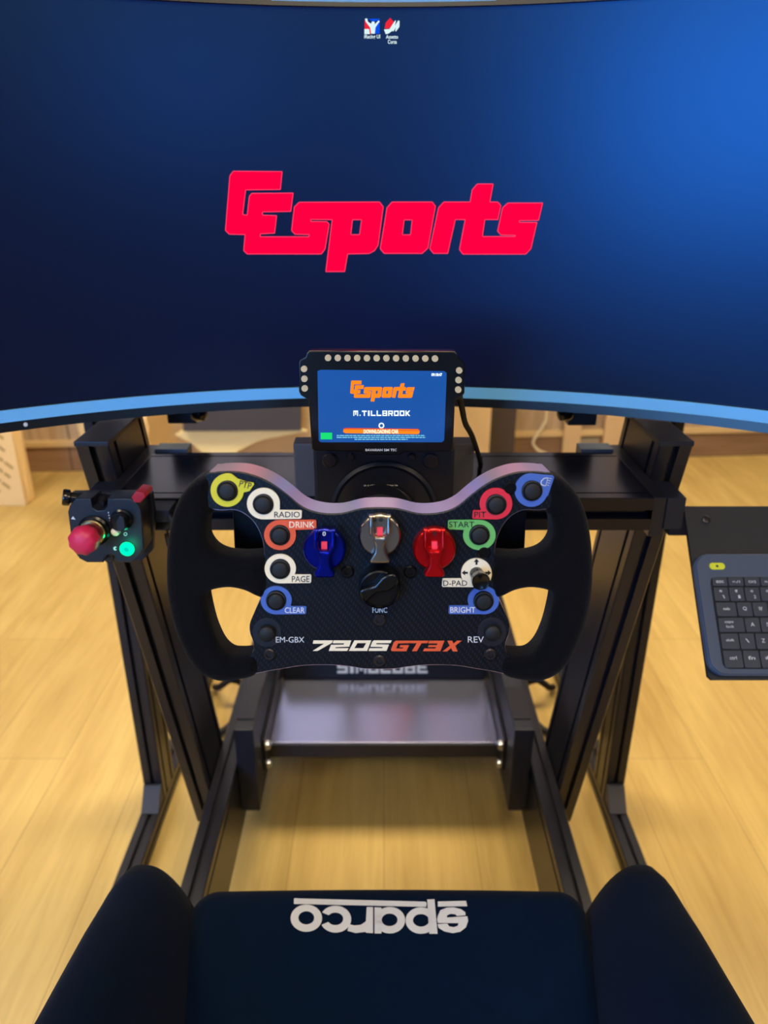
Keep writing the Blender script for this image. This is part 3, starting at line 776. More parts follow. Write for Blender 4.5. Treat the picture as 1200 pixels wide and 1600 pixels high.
decal('driver_name', blockword('M.TILLBROOK', 552, 641, 641.5, 650, 0.26, 0.2), on(FD, 0.0018), M['dwhite'], dash)
bar = decal('loading_bar', poly_fit([[(537, 670), (540, 669), (653, 670.5), (656, 673), (655, 677.5), (652, 678.5), (540, 677), (536, 675)]]), on(FD, 0.0017), M['dorange'], dash)
decal('loading_text', text_fit('DOWNLOADING CAR', 568, 671, 623, 677.5, 0.07), on(FD, 0.0022), M['dbar'], bar)
decal('bar_edge', join_me([outline_strips([(537, 670), (540, 669), (653, 670.5), (656, 673)], 0.8)]), on(FD, 0.0021), M['dred'], bar)
decal('round_icon', poly_fit([circ(596, 665, 4.6, 20), circ(596, 665, 2.6, 16)]), on(FD, 0.0018), M['dwhite'], dash)
def rule(y, x0, x1, seed):
    rr = random.Random(seed); L_ = []; x = x0
    while x < x1:
        w_ = rr.uniform(3, 8); L_.append(quad(x, y-0.8, min(x+w_, x1), y+0.8)); x += w_+0.9
    return join_me(L_)
decal('small_print', join_me([rule(680.5, 526, 664, 1), rule(683.5, 526, 665, 2), rule(686.5, 554, 637, 3)]), on(FD, 0.0018), M['dcyan'], dash)
decal('clock', text_fit('09:18:47', 674, 583, 691, 588, 0.05), on(FD, 0.0018), M['dwhite'], dash)
gi = decal('green_badge', quad(501, 676, 519, 686.5), on(FD, 0.0018), M['dgreen'], dash)
decal('maker_name', text_fit('BAVARIAN SIM TEC', 571, 701.2, 620, 705, 0.015), on(FD, 0.0005), M['textw'], dash)
obj('rear_bracket', bx(-0.03, 0.03, 0.622, 0.66, 1.0285, 1.06, 0.002), M['alu2'], dash)
ca = [Vector((0.066, 0.63, 1.075)), Vector((0.072, 0.66, 1.055)), Vector((0.080, 0.70, 1.03)), Vector((0.094, 0.75, 1.0)), Vector((0.112, 0.81, 0.95)), Vector((0.118, 0.86, 0.926)), Vector((0.124, 0.90, 0.925))]
tag(obj('display_cable', tube(ca, 0.0028), M['rubber'], None, 60, ca[-1]), 'thin black cable from the small display down to the cross member', 'cable')

# ================================================================== STEERING WHEEL
WT = math.radians(8)
FW = Frame((0, 0.453, 0.995), tilt=WT)
wh = thing('steering_wheel', 'open-bottom racing steering wheel with black suede grips, coloured buttons and three rotary knobs', 'steering wheel', (0, 0.47, 0.95))
TOPL = [(322, 743), (333, 739), (348, 737.5), (366, 737.5), (384, 740), (408, 748), (430, 760), (450, 775), (468, 790), (486, 799), (510, 803.5), (534, 803), (558, 797), (576, 794.5)]
TOP = TOPL + [(1186-x, y) for x, y in TOPL[::-1]]
SIDE = [(866, 775), (862, 792), (842, 797), (816, 797), (793, 811), (779, 834), (773, 862), (774, 928), (781, 940), (791, 962), (796, 976), (795, 990), (790, 1004), (790, 1018), (797, 1028), (800, 1045), (793, 1053)]
BOTR = [(785, 1052), (765, 1048), (746, 1045), (710, 1039.5), (665, 1039), (635, 1042), (615, 1045)]
OUT = TOP + SIDE + BOTR + [(1186-x, y) for x, y in BOTR[::-1]] + [(1186-x, y) for x, y in SIDE[::-1]]
plate('rim_body', FW, OUT, -0.034, -0.0035, M['lilac'], wh, smooth=3, ang=25, label='lilac anodised metal body edge')
pl = plate('faceplate', FW, OUT, -0.0035, 0.0, M['carbon'], wh, smooth=3, ang=25, bev=0.0005, res=1, label='carbon fibre faceplate')
GRIP = [(312, 747), (299, 754), (282, 773), (268, 802), (259, 845), (256, 890), (258, 932), (266, 975), (279, 1012), (294, 1040), (314, 1060), (340, 1070), (368, 1068.5), (392, 1063), (401, 1054), (401, 1044), (397, 1033), (388, 1031), (372, 1032), (356, 1030), (342, 1016), (330, 990), (322, 960), (318.5, 938), (324, 929), (338, 924.5), (358, 923), (380, 927.5), (398, 936), (409, 938), (415, 925), (415, 895), (413, 876), (404, 873), (380, 874.5), (352, 872), (333, 864), (321, 849), (318.5, 832), (322, 812), (329, 804), (325, 794), (323.5, 778), (325, 762), (322, 751)]
for s in (0, 1):
    G_ = GRIP if s == 0 else [(1186-x, y) for x, y in GRIP]
    plate('grip', FW, G_, -0.025, 0.005, M['suede'], wh, bev=0.0080, smooth=4, res=5, ang=80, label='black suede grip')
# gear paddles behind
for s in (-1, 1):
    q = [(363, 792), (412, 800), (412, 872), (367, 872)]
    if s > 0: q = [(1186-x, y) for x, y in q]
    plate('shift_paddle', FW, q, -0.044, -0.040, M['kblack'], wh, bev=0.001)
obj('hub', lathe([(0.036, 0), (0.036, 0.02), (0.026, 0.03), (0.024, 0.08), (0.028, 0.085), (0.028, 0.122)], FW.W(-0.003, 0.0, -0.034), -FW.n, 40), M['body'], wh, 35)
obj('release_ring', lathe([(0.0255, 0.04), (0.0275, 0.042), (0.0275, 0.05), (0.0255, 0.052)], FW.W(-0.003, 0.0, -0.034), -FW.n, 40), M['steel'], wh, 35)

def button_ring(name, cx, cy, r_, tagpoly, m_, txt, tb_, tm, rot=0.0, rh=16.0, button=True):
    out = tagpoly
    ring = plate(name, FW, out, 0.0002, 0.0014, m_, wh, holes=[circ(cx, cy, rh, 36)], label=name.replace('_', ' '))
    if txt: decal('lettering', text_fit(txt, *tb_, 0.006, 0, rot), on(FW, 0.0016), tm, ring)
    if button:
        c = FW.W(*FW.l(cx, cy, 0.001), 0)
        k = 0.513/1155
        obj('bushing', lathe([(rh*k*0.99, -0.001), (rh*k*0.99, 0.0022), (rh*k*0.86, 0.0026), (rh*k*0.84, 0.0008)], c, FW.n, 36), M['rubber'], wh, 30)
        obj('push_button', lathe([(rh*k*0.80, 0.0), (rh*k*0.80, 0.0030), (rh*k*0.74, 0.0042), (rh*k*0.60, 0.0046), (0.0003, 0.0047)], c, FW.n, 36), M['rubber'], wh, 50)
    return ring
def arcpts(cx, cy, r_, a0, a1, n=24, ry=None): return circ(cx, cy, r_, n, ry, a0, a1)
# yellow PTP (tab to the upper right)
button_ring('yellow_ring', 355.5, 766.5, 26, arcpts(355, 766, 26, 8, 285) + [(371, 748), (384, 752.5), (396, 754.5), (397, 757), (390, 767), (387, 768)], M['yellow'], 'PTP', (374, 752.5, 393, 762.5), M['dprint'], math.radians(14))
button_ring('cream_ring', 411.5, 787.5, 25, arcpts(411.5, 787, 25.7, 88, 368, 28, 24.5) + [(437, 797), (470, 797.5), (471.5, 799), (471, 809), (469.5, 810.5), (413, 811.5)], M['white'], 'RADIO', (428.5, 799.5, 468.5, 808.5), M['dprint'])
button_ring('orange_ring', 437.5, 836, 25, arcpts(437.5, 836, 25, 345, 90-180, 28, 23.5) + [(438, 812.5), (493, 812.5), (494.5, 815), (494, 825), (492, 827), (461, 828)], M['orange'], 'DRINK', (452, 815, 491.5, 824.5), M['white'])
button_ring('cream_ring', 437.8, 889, 24, arcpts(437.8, 888.7, 24.5, 88, 384, 28, 22.8) + [(462, 898), (485, 898), (486.5, 899.5), (486, 909.5), (484.5, 911), (440, 911.5)], M['white'], 'PAGE', (456, 900, 483.5, 909.5), M['dprint'])
button_ring('blue_ring', 431.5, 938, 24, arcpts(431.5, 938, 24.3, 85, 383, 28, 22) + [(456, 947.5), (477, 947.5), (478.5, 949), (478, 958.5), (476.5, 959.5), (434, 960)], M['blue'], 'CLEAR', (445, 949, 476, 958), M['textw'])
button_ring('red_ring', 775, 788, 25, [(774, 811.5), (739, 810.5), (738, 809), (739, 799), (740.5, 797.5), (750, 797.5)] + arcpts(775, 787, 25.5, 155, 450, 28, 24.5), M['red'], 'PIT', (741, 799.5, 759.5, 808.5), M['dprint'])
button_ring('green_ring', 749, 835.5, 25, arcpts(749, 836, 25.5, -90, 180, 28, 23.5)[0:] + [(725, 828), (702, 827), (700, 825), (700, 815), (701.5, 813), (745, 812.5)], M['green'], 'START', (701.5, 815, 741, 824), M['dprint'])
button_ring('blue_ring', 755.5, 939, 25, [(752, 959.5), (702.5, 959.5), (701, 958), (701.5, 948), (703, 946.5), (731, 946.5)] + arcpts(755.5, 938, 24.5, 158, 445, 28, 22), M['blue'], 'BRIGHT', (703.5, 948.5, 743, 957.5), M['textw'])
rg = button_ring('blue_ring', 831, 766.5, 26, [(866, 745.5), (864.5, 750), (856, 775)] + arcpts(830, 766, 26, 22, 272, 28) + [(850, 742), (863, 743)], M['blue'], None, None, None)
lamp_ = [outline_strips(l, 1.3) for l in ([(856, 746.5), (850, 747.5), (845.5, 752), (845.5, 757), (851, 759), (853, 758.5)], [(856, 746.5), (853, 758.5), (856, 746.5)])]
for k in range(4): lamp_.append(outline_strips([(856-k*0.8+0.5, 747+k*3.4), (862-k*1.4, 748+k*3.6)], 1.1))
decal('lamp_symbol', join_me(lamp_), on(FW, 0.0016), M['textw'], rg)
# d-pad
dp = button_ring('cream_disc', 744, 897, 24, arcpts(744.5, 896.5, 24, -218, 60, 30) + [(748, 917.5), (691.5, 917), (690.5, 915.5), (691.5, 905), (693, 904), (720, 904)], M['white'], 'D-PAD', (692.5, 907, 730, 915.5), M['dprint'], rh=9, button=False)
def arrow(cx, cy, dx, dy):
    def q(a, b): return (cx + a*dx - b*dy, cy + a*dy + b*dx)
    return poly_fit([[q(5, 0), q(0, -4.2), q(0, -1.6), q(-4.5, -1.6), q(-4.5, 1.6), q(0, 1.6), q(0, 4.2)]])
decal('arrows', join_me([arrow(744.5, 878, 0, -1), arrow(726.5, 895, -1, 0), arrow(762.5, 895, 1, 0)]), on(FW, 0.0016), M['dprint'], dp)
jc = FW.W(*FW.l(744, 895, 0.0), 0)
jd = (FW.n + FW.u*0.08 - FW.w*0.02).normalized()
obj('joystick', lathe([(0.0048, 0), (0.0048, 0.006), (0.0044, 0.008), (0.0056, 0.010), (0.0062, 0.0165), (0.0055, 0.0175), (0.0036, 0.0168), (0.0005, 0.0166)], jc, jd, 32), M['gloss'], wh, 40)
# plain black bosses with side buttons
for (cx, cy, bx_, txt, tb_) in ((417, 989, 417, 'EM-GBX', (431, 995, 475.5, 1004)), (769, 988, 770, 'REV', (731, 994.5, 756, 1004))):
    o_ = plate('boss', FW, circ(cx, cy-0.5, 22.5, 40), 0.0001, 0.0006, M['plastic'], wh, bev=0.0002)
    c = FW.W(*FW.l(cx, cy, 0.002), 0.0003)
    obj('push_button', lathe([(0.0058, 0), (0.0058, 0.004), (0.005, 0.005), (0.0004, 0.0052)], c, FW.n, 32), M['rubber'], wh, 50)
    decal('lettering', text_fit(txt, *tb_, 0.0), on(FW, 0.0008), M['textw'], pl)
# model lettering
def S7(l): return [(480+x*0.216667, 985+y*0.216667) for x, y in l]
W7 = [[S7([(45,72),(185,72),(178,90),(75,148),(38,148),(122,96),(40,96)])],
      [S7([(190,72),(318,72),(303,117),(205,121),(203,128),(298,128),(288,148),(155,148),(172,104),(262,102),(268,93),(183,93)])],
      [S7([(340,72),(462,72),(432,148),(300,148)]), S7([(362,92),(425,92),(404,128),(340,128)])],
      [S7([(482,72),(610,72),(600,92),(500,92),(497,100),(590,102),(572,148),(442,148),(450,128),(540,128),(544,120),(455,118),(470,80)])]]
W8 = [[S7([(640,74),(745,74),(738,92),(655,94),(640,130),(690,130),(693,122),(665,122),(672,106),(735,106),(715,150),(610,150),(603,140),(625,85)])],
      [S7([(745,74),(875,74),(867,92),(825,92),(790,150),(755,150),(790,92),(740,92)])],
      [S7([(880,74),(990,74),(960,150),(835,150),(845,130),(925,130),(929,120),(870,120),(878,106),(935,106),(940,94),(872,94)])],
      [S7([(1010,74),(1045,74),(1055,95),(1080,74),(1115,74),(1068,110),(1085,152),(1050,152),(1038,128),(1008,152),(975,152),(1028,110)])]]
decal('cream_lettering', join_me([poly_fit(p) for p in W7]), on(FW, 0.0005), M['white'], pl)
decal('orange_lettering', join_me([poly_fit(p) for p in W8]), on(FW, 0.0005), M['orange'], pl)
# screws in the faceplate
for (x, y) in ((593, 968.5), (593, 1032), (421, 1022), (766, 1022), (543, 893), (641, 893), (756, 863), (797, 762)):
    c = FW.W(*FW.l(x, y, 0), 0)
    rr = 0.0046
    bm = lathe([(rr, -0.0005), (rr, 0.001), (rr*0.8, 0.0018), (0.0022, 0.0018), (0.002, 0.0006), (0.0002, 0.0006)], c, FW.n, 24)
    obj('screw', bm, M['dsteel'] if y > 960 else M['kblack'], wh, 30)
# rotary knobs
def knob(cx, cy, m_, digits, dm, R0=33.5):
    c = FW.W(*FW.l(cx, cy, 0.009), 0); k = 0.0098*0+0.505/1155
    r0 = R0*k
    b = obj('rotary_knob', lathe([(r0*1.0, 0.0003), (r0*1.0, 0.006), (r0*0.97, 0.009), (r0*0.90, 0.010), (r0*0.88, 0.0095), (0.0003, 0.0095)], c, FW.n, 48), m_, wh, 40)
    o_ = [(-17, -31), (-17, -4), (-11, 4), (-8, 14), (-9, 25), (-16, 37), (-15, 42), (-12, 43.5), (12, 43.5), (15, 42), (16, 37), (9, 25), (8, 14), (11, 4), (17, -4), (17, -31), (10.5, -31), (10, -3), (7, 2), (-7, 2), (-10, -3), (-10.5, -31)]
    plate('grip_bar', FW, [(cx+a, cy+b_) for a, b_ in o_], 0.0090, 0.0165, m_, b, bev=0.0016, res=2, ang=35)
    plate('pointer', FW, [(cx-4.5, cy-13), (cx+4.5, cy-13), (cx+4.5, cy-0.5), (cx-4.5, cy-0.5)], 0.0097, 0.0112, M['pointer'], b)
    decal('digits', text_fit(digits, cx-(11 if len(digits) > 1 else 2.5), cy-29.5, cx+(5 if len(digits) > 1 else 2.5), cy-22.5, 0.02), on(FW, 0.0106), dm, b)
    return b
knob(506.5, 860, M['kblue'], '0', M['textw'])
knob(593.5, 838, M['ksil'], '5 0', M['dprint'])
knob(679, 859.5, M['kred'], '0', M['dprint'])
# lower black knob
c = FW.W(*FW.l(593, 918, 0.010), 0); r0 = 33*0.505/1155
fk = obj('rotary_knob', lathe([(r0, 0.0003), (r0, 0.012), (r0*0.95, 0.0145), (r0*0.88, 0.015), (r0*0.84, 0.013), (0.0003, 0.013)], c, FW.n, 48), M['kblack'], wh, 40, label='black rotary knob')
rotp = lambda a, b: (593 + a*math.cos(math.radians(62)) - b*math.sin(math.radians(62)), 918 + a*math.sin(math.radians(62)) + b*math.cos(math.radians(62)))
plate('grip_bar', FW, [rotp(a, b) for a, b in [(-8, -30), (-12, -10), (-6, 6), (-10, 24), (-8, 32), (8, 32), (10, 24), (6, 6), (12, -10), (8, -30)]], 0.013, 0.0185, M['gloss'], fk, bev=0.0014, smooth=2, res=2)
decal('lettering', text_fit('FUNC', 582, 949, 605, 957.5, 0.01), on(FW, 0.0005), M['textw'], pl)
decal('edge_mark', quad(568, 929, 573, 933), on(FW, 0.0152), M['textw'], fk)

# ================================================================== STOP BUTTON BOX
FE = Frame((-0.27, 0.705, 0.95), tilt=math.radians(4))
eb = thing('stop_button_box', 'small black control box with a red mushroom stop button and a lit green button', 'control box', (-0.27, 0.73, 0.90))
EO = [(119, 779), (142, 779), (144, 793), (152, 798), (163, 797), (167, 790), (168, 779), (200, 779), (212, 783), (220, 795), (222, 815), (225, 858), (216, 872), (206, 879), (184, 879), (180, 876), (178, 868), (168, 867), (163, 873), (161, 879), (136, 879), (124, 873), (116, 862), (110, 832), (106, 800), (109, 789)]
plate('casing', FE, EO, -0.030, 0.0, M['plastic'], eb, bev=0.0012, smooth=0)
plate('back_plate', FE, [(112, 770), (236, 771), (240, 800), (238, 860), (222, 876), (130, 876), (114, 850)], -0.040, -0.030, M['alu2'], eb, bev=0.001)
for (x, y) in ((156, 786), (171, 870)):
    hexbolt(FE.W(*FE.l(x, y, -0.016), -0.020), FE.n, 0.0055, 0.006, M['dsteel'], eb, 'socket_screw')
    plate('recess_floor', FE, circ(x, y, 9.5, 20), -0.026, -0.020, M['slot'], eb)
ec = FE.W(*FE.l(148, 828, 0), 0)
obj('collar', lathe([(0.0165, 0), (0.0165, 0.003), (0.0145, 0.0045), (0.012, 0.0045)], ec, FE.n, 40), M['kblack'], eb, 35)
obj('metal_ring', lathe([(0.0125, 0.004), (0.0135, 0.0055), (0.0135, 0.008), (0.0125, 0.009)], ec, FE.n, 40), M['gring'], eb, 35)
obj('mushroom_stem', lathe([(0.0115, 0.008), (0.0115, 0.022)], ec, FE.n, 32), M['estop2'], eb, 35)
obj('mushroom_button', lathe([(0.0115, 0.020), (0.0142, 0.0225), (0.0148, 0.028), (0.0142, 0.034), (0.0115, 0.038), (0.006, 0.040), (0.0004, 0.0405)], ec, FE.n, 48, wav=lambda a, k: 1+0.035*math.cos(a*9) if 0 < k < 5 else 1), M['estop'], eb, 60, label='red mushroom stop button')
kc = FE.W(*FE.l(191, 811, 0), 0)
dk = obj('dial', lathe([(0.0115, 0), (0.0115, 0.003), (0.0095, 0.004), (0.009, 0.012), (0.0003, 0.0125)], kc, FE.n, 36), M['gloss'], eb, 35)
plate('dial_bar', FE, [(181, 815), (187, 806), (193, 809), (196, 825), (190, 832), (183, 828)], 0.012, 0.016, M['plastic'], dk, bev=0.0008)
obj('toggle_tip', lathe([(0.0035, 0), (0.0045, 0.003), (0.0045, 0.008), (0.003, 0.010), (0.0003, 0.0105)], FE.W(*FE.l(184, 827, 0), 0), FE.n, 24), M['white'], eb, 50)
gc = FE.W(*FE.l(197.5, 859, 0.003), 0)
lit = obj('lit_button', lathe([(0.0075, 0), (0.0075, 0.002), (0.0065, 0.003), (0.0003, 0.003)], gc, FE.n, 32), M['glow'], eb, 40, label='button glowing green')
obj('button_core', lathe([(0.003, 0.003), (0.0028, 0.0036), (0.0003, 0.0037)], gc, FE.n, 24), M['glow2'], lit, 40)
gl = bpy.data.lights.new('green_button_light', 'POINT'); gl.energy = 0.012; gl.color = (0.0, 1.0, 0.45); gl.shadow_soft_size = 0.005
glo = bpy.data.objects.new('green_button_light', gl); COL.objects.link(glo); glo.parent = lit; glo.location = FE.W(*FE.l(197.5, 859, 0.003), 0.012) - wloc(lit)
decal('marks', join_me([poly_fit([[(111, 811), (114, 806.5), (118, 812)]]), poly_fit([circ(196, 834.5, 3, 16), circ(196, 834.5, 1.7, 12)]), poly_fit([circ(180, 857, 3, 12, None, 40, 320) + circ(181.5, 857, 1.5, 8, None, 300, 60)])] + [quad(168.6+k*0.8, 800+k*4.2, 170.2+k*0.8, 802+k*4.2) for k in range(4)]), on(FE, 0.0003), M['textw'], eb)
plate('red_block', FE, [(205, 777), (212, 768), (225, 770), (228, 776), (219, 786), (209, 785)], -0.022, 0.004, M['rblock'], eb, bev=0.001)
lk = FE.W(*FE.l(112, 778, -0.015), -0.015)
obj('side_knob', lathe([(0.006, -0.004), (0.006, 0.001), (0.0085, 0.002), (0.009, 0.007), (0.008, 0.009), (0.0003, 0.0095)], lk, (-0.9, -0.35, 0.25), 28), M['gloss'], eb, 35)
obj('mount_arm', bx(-0.305, -0.235, 0.742, 0.7722, 0.905, 0.919, 0.001), M['alu2'], eb)
# button box cable
cb_ = [(-0.235, 0.74, 0.915), (-0.222, 0.735, 0.875), (-0.232, 0.75, 0.85), (-0.245, 0.76, 0.865), (-0.25, 0.77, 0.878)]
tag(obj('short_cable', tube(cb_, 0.0028), M['rubber'], None, 60, cb_[-1]), 'short black cable loop hanging under the cross member beside the stop button box', 'cable')

# ================================================================== KEYBOARD TRAY + KEYBOARD
ta, tb2 = Vector((0.372, 0.844, CAMZ-0.359)), Vector((0.372, 0.700, CAMZ-0.514))
dirv = (ta-tb2).normalized()               # up the slope
tilt = math.atan2(dirv.y, dirv.z)
FK = Frame(ta, tilt=tilt)
LT = (ta-tb2).length
tr = thing('keyboard_tray', 'flat black tray tilted towards the seat at the right end of the rig', 'tray', tuple((ta+tb2)/2))
plate('shelf', FK, [(0, 0), (0.46, 0), (0.46, -LT), (0.004, -LT), (0.0, -LT+0.004)], -0.006, 0.0, M['tray'], tr, px=False, bev=0.0006)
me_ = obj('support_arm', bx(0.3635, 0.40, 0.855, 0.89, 0.835, 0.862, 0.002), M['alu2'], tr)
hexbolt(FK.W(0.025, -0.018, 0), FK.n, 0.005, 0.002, M['dsteel'], tr)
kbd = thing('keyboard', 'slate grey wireless keyboard with a small yellow switch, lying on the black tray', 'keyboard', tuple(FK.W(0.18, -0.13, 0)))
k0 = FK.l(1088, 866, 0.012); k1 = FK.l(1130, 1054, 0.012)
kx, ky, kw, kh = FK.l(1093, 905, 0.012)[0]-0.002, k0[1], 0.354, k0[1]-k1[1]
def rrect(x0, y0, x1, y1, r, n=8):
    out = []
    for cx, cy, a in ((x1-r, y1-r, 0), (x0+r, y1-r, 90), (x0+r, y0+r, 180), (x1-r, y0+r, 270)):
        for i in range(n+1): t = math.radians(a+90*i/n); out.append((cx+r*math.cos(t), cy+r*math.sin(t)))
    return out
KR = rrect(kx, ky-kh, kx+kw, ky, 0.018)
plate('edge_band', FK, rrect(kx-0.0006, ky-kh-0.0006, kx+kw, ky+0.001, 0.018), 0.001, 0.0105, M['kbedge'], kbd, px=False, bev=0.0015, label='edge band with a blue highlight in its colour')
plate('body', FK, KR, 0.0106, 0.013, M['kb'], kbd, px=False, bev=0.001)
b0 = FK.l(1110, 903, 0.013); b1 = FK.l(1133, 1044, 0.013)
bx0, by0, bh = b0[0], b0[1], b0[1]-b1[1]
plate('key_well', FK, rrect(bx0-0.001, b1[1]-0.001, bx0+0.268, by0+0.001, 0.008), 0.0131, 0.0134, M['slot'], kbd, px=False)
rows = [(0.0, 0.098, 'f'), (0.115, 0.27, 'n'), (0.285, 0.44, 'q'), (0.457, 0.615, 'a'), (0.63, 0.80, 'z'), (0.815, 1.0, 's')]
P_ = 0.0182
def key(x0, x1, r0, r1, txts):
    ya, yb = by0-bh*r0, by0-bh*r1
    o_ = plate('key', FK, rrect(bx0+x0+0.0006, yb, bx0+x1-0.0006, ya, 0.0018, 3), 0.0135, 0.0152, M['key'], kbd, px=False, bev=0.0004, res=1)
    mes = []
    for (t, fx, fy, hw, hh) in txts:
        cx = bx0+x0+(x1-x0)*fx; cy = ya+(yb-ya)*fy
        me = text_mesh(t, 0.015)
        xs = [v.co.x for v in me.vertices]; ys = [v.co.y for v in me.vertices]
        if not xs: continue
        for v in me.vertices:
            v.co = FK.W(cx+((v.co.x-min(xs))/(max(xs)-min(xs)+1e-6)-0.5)*hw, cy+((v.co.y-min(ys))/(max(ys)-min(ys)+1e-6)-0.5)*hh, 0.0153)
        mes.append(me)
    if mes: link('legend', join_me(mes), M['keyp'], o_)
for (r0, r1, kind) in rows:
    if kind == 'f':
        for i, t in enumerate(['esc', '<-/1', 'O/2', '=/3', '<</4', '>/5', '>>/6', 'x/7', '-/8', '+/9', 'o', 'ins', 'prt', 'del']): key(i*0.0190, i*0.0190+0.0190, r0, r1, [(t, .5, .5, 0.009, 0.003)])
    if kind == 'n':
        for i, (a, b) in enumerate(zip('~!@#$%^&*()_+', '`1234567890-=')): key(i*P_, (i+1)*P_, r0, r1, [(a, .48, .26, 0.003, 0.003), (b, .62, .68, 0.0026, 0.0038)])
        key(13*P_, 0.267, r0, r1, [('back', .5, .5, 0.012, 0.003)])
    if kind == 'q':
        key(0, 0.0245, r0, r1, [('tab', .5, .45, 0.008, 0.003)])
        for i, c in enumerate('QWERTYUIOP[]'): key(0.0245+i*P_, 0.0245+(i+1)*P_, r0, r1, [(c, .5, .45, 0.0045, 0.0048)])
        key(0.0245+12*P_, 0.267, r0, r1, [('\\', .5, .45, 0.003, 0.004)])
    if kind == 'a':
        key(0, 0.0305, r0, r1, [('caps', .42, .32, 0.010, 0.003), ('lock', .44, .60, 0.009, 0.003)])
        for i, c in enumerate("ASDFGHJKL;'"): key(0.0305+i*P_, 0.0305+(i+1)*P_, r0, r1, [(c, .5, .45, 0.0045, 0.0045)])
        key(0.0305+11*P_, 0.267, r0, r1, [('enter', .5, .5, 0.012, 0.003)])
    if kind == 'z':
        key(0, 0.0215, r0, r1, [('shift', .5, .42, 0.009, 0.003)])
        for i, c in enumerate("\\ZXCVBNM,./"): key(0.0215+i*P_, 0.0215+(i+1)*P_, r0, r1, [(c, .5, .45, 0.0042, 0.0045)])
        key(0.0215+11*P_, 0.267, r0, r1, [('shift', .5, .5, 0.012, 0.003)])
    if kind == 's':
        x = 0
        for wd, t in ((0.0225, 'ctrl'), (0.0195, 'fn'), (0.0195, '#'), (0.0195, 'alt'), (0.100, ''), (0.0195, 'alt'), (0.0195, 'ctrl'), (0.0155, '<'), (0.0155, 'v'), (0.0155, '>')):
            key(x, x+wd, r0, r1, [(t, .5, .42, 0.008, 0.004)] if t else []); x += wd
plate('touchpad', FK, rrect(kx+0.282, ky-kh+0.035, kx+kw-0.008, ky-0.035, 0.004), 0.0131, 0.0136, M['key'], kbd, px=False)
y0_ = FK.l(1108, 885, 0.013)
sw = plate('power_switch', FK, rrect(y0_[0], y0_[1]-0.0042, y0_[0]+0.0185, y0_[1]+0.0042, 0.0041), 0.0131, 0.0143, M['kby'], kbd, px=False, bev=0.0004, label='yellow switch')
c = FK.W(y0_[0]+0.009, y0_[1], 0.0143); obj('switch_dot', lathe([(0.0016, 0), (0.0015, 0.0003)], c, FK.n, 12), M['key'], sw)

# ================================================================== SEAT
seat = thing('racing_seat', 'navy-black fabric bucket racing seat with white lettering, at the bottom edge', 'seat', (0, 0.25, 0.23))
def cushion():
    path = [(0.13, 0.30), (0.50, 0.33), (0.585, 0.36), (0.612, 0.41), (0.622, 0.455), (0.616, 0.486), (0.598, 0.500), (0.57, 0.4965), (0.53, 0.485), (0.48, 0.466), (0.42, 0.446), (0.34, 0.425), (0.22, 0.405), (0.10, 0.40), (0.02, 0.42), (0.02, 0.34)]
    pts = cr([(y, z, 0) for y, z in path], 5, True)
    cy = sum(p.x for p in pts)/len(pts); cz = 0.40
    bm = bmesh.new(); rings = []; hw = 0.228; rr = 0.032
    xs = [(-hw + rr*(1-math.cos(t*math.pi/16)), rr*(1-math.sin(t*math.pi/16))) for t in range(0, 9)]
    xs += [(-hw+rr + (2*hw-2*rr)*i/16, 0) for i in range(1, 16)]
    xs += [(-x, i) for x, i in xs[8::-1]]
    for x, ins in xs:
        ring = []
        for i, p in enumerate(pts):
            t = pts[(i+1) % len(pts)] - pts[i-1]; nrm = Vector((t.y, -t.x, 0)).normalized()
            q = p - nrm*ins
            crown = 0.004*(1-(x/hw)**2) if p.y > 0.38 else 0
            ring.append(bm.verts.new((x+0.005, q.x, q.y+crown)))
        rings.append(ring)
    n = len(pts)
    for a, b in zip(rings, rings[1:]):
        for i in range(n): bm.faces.new((a[i], a[(i+1) % n], b[(i+1) % n], b[i]))
    bm.faces.new(rings[0]); bm.faces.new(rings[-1][::-1])
    return bm
cb = cushion()
bmesh.ops.recalc_face_normals(cb, faces=cb.faces)
bvh = BVHTree.FromBMesh(cb)
obj('cushion', cb, M['fabric'], seat, 60)
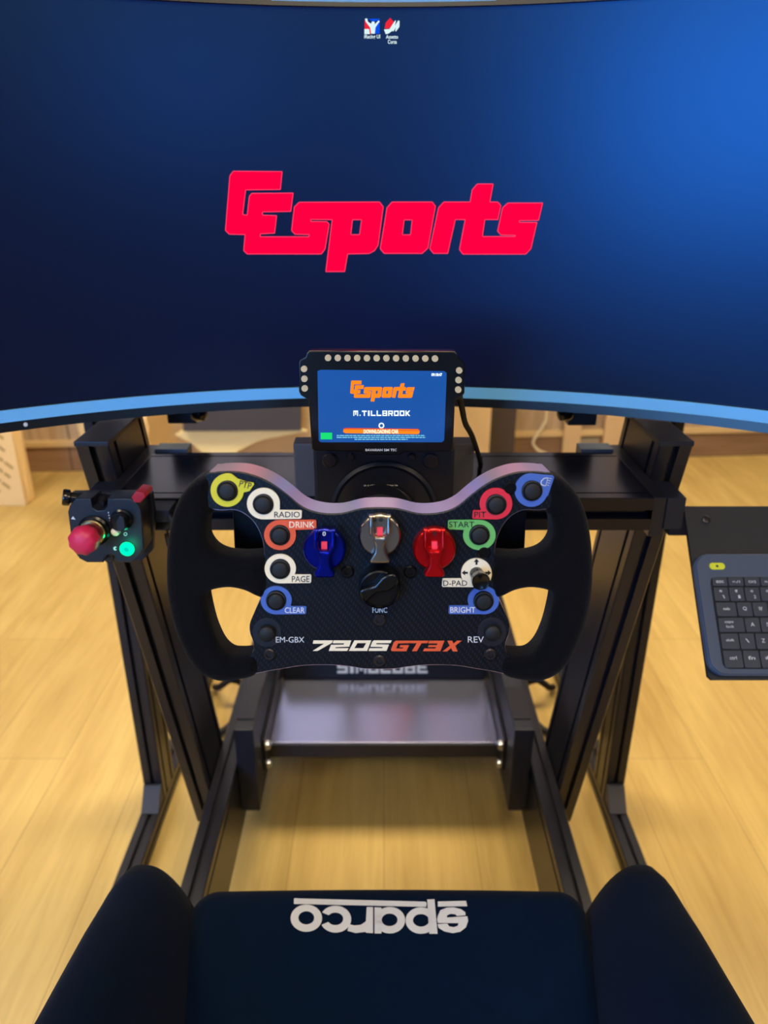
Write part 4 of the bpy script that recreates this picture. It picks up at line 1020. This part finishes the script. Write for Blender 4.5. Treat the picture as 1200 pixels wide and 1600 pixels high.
def bolster(s):
    bm = bmesh.new(); rings = []
    N = 40; SEG = 40
    for i in range(N+1):
        t = i/N
        y = -0.12 + t*0.752
        e = max(0, (y-0.50)/0.132); e = min(1, e)
        k = math.sqrt(max(0.0, 1-e**2.6))
        ztop = 0.675 - 0.135*min(1, max(0, (y-0.05)/0.5)) - 0.02*max(0, (y-.3))
        ztop = ztop + 0.022 - 0.05*(1-k)
        zbot = 0.33 + 0.06*(1-k)
        xc = 0.262 + 0.006*t
        rx = 0.058*(0.30+0.70*k); rz = (ztop-zbot)/2
        ring = []
        for j in range(SEG):
            a = 2*math.pi*j/SEG
            c_, s_ = math.cos(a), math.sin(a)
            px_ = math.copysign(abs(c_)**0.75, c_); pz = math.copysign(abs(s_)**0.85, s_)
            lean = 0.016*pz      # top leans outwards
            ring.append(bm.verts.new((0.009 + s*(xc + rx*px_*(1-0.16*max(0, pz)) + lean), y, (ztop+zbot)/2 + rz*pz)))
        rings.append(ring)
    for a, b in zip(rings, rings[1:]):
        for j in range(SEG): bm.faces.new((a[j], a[(j+1) % SEG], b[(j+1) % SEG], b[j]))
    bm.faces.new(rings[0]); bm.faces.new(rings[-1][::-1])
    return bm
for s in (-1, 1): obj('side_bolster', bolster(s), M['fabric'], seat, 70)
obj('seat_shell', bx(-0.205, 0.205, -0.05, 0.55, 0.285, 0.345, 0.02), M['plastic'], seat, 40)
def seatmap(off):
    def m(x, y):
        d = ray(x, y).normalized()
        h = bvh.ray_cast(CO, d)
        if h[0] is None: return CO + d*0.86
        nn = h[1] if h[1].dot(d) < 0 else -h[1]
        return h[0] + nn*off
    return m
def Q(l): return [(440+x*0.258333, 1390+y*0.258333) for x, y in l]
def el(cx, cy, rx, ry, n=40, a0=0, a1=360): return circ(cx, cy, rx, n, ry, a0, a1)
LET = [
 [Q([(75, 62), (78, 57), (870, 77), (877, 84), (874, 108), (75, 90)])],
 [Q([(945, 76), (1115, 72), (1122, 104), (945, 106)])],
 [Q(el(150, 176, 95, 82)), Q(el(150, 174, 48, 40))],
 [Q(el(327, 182, 94, 81, 40, 165-360+0, 142) ) if False else Q(el(327, 182, 94, 81, 44, -150, 155) + el(325, 180, 48, 38, 30, 150, -145))],
 [Q([(515, 109), (553, 109), (553, 266), (512, 264), (505, 258), (450, 266), (398, 252), (408, 212), (440, 220), (480, 216), (510, 195)])],
 [Q([(562, 110), (604, 112), (604, 268), (562, 268)])],
 [Q(el(655, 188, 92, 80)), Q(el(653, 186, 48, 38))],
 [Q(el(843, 190, 93, 80)), Q(el(843, 189, 49, 38))],
 [Q([(880, 64), (924, 62), (943, 270), (893, 270)])],
 [Q([(945, 160), (960, 128), (1000, 112), (1040, 110), (1085, 122), (1110, 140), (1112, 158), (1060, 163), (1050, 152), (1020, 150), (1000, 160), (1000, 172), (1122, 164), (1128, 190), (1115, 230), (1080, 258), (1035, 266), (985, 256), (950, 235), (942, 212), (1000, 208), (1015, 226), (1040, 230), (1065, 222), (1070, 206), (945, 205), (940, 185)])],
]
lett = join_me([poly_fit(p) for p in LET])
ob = decal('white_lettering', lett, seatmap(0.0012), M['textw'], seat, 6, label='white maker lettering, upside down from here')
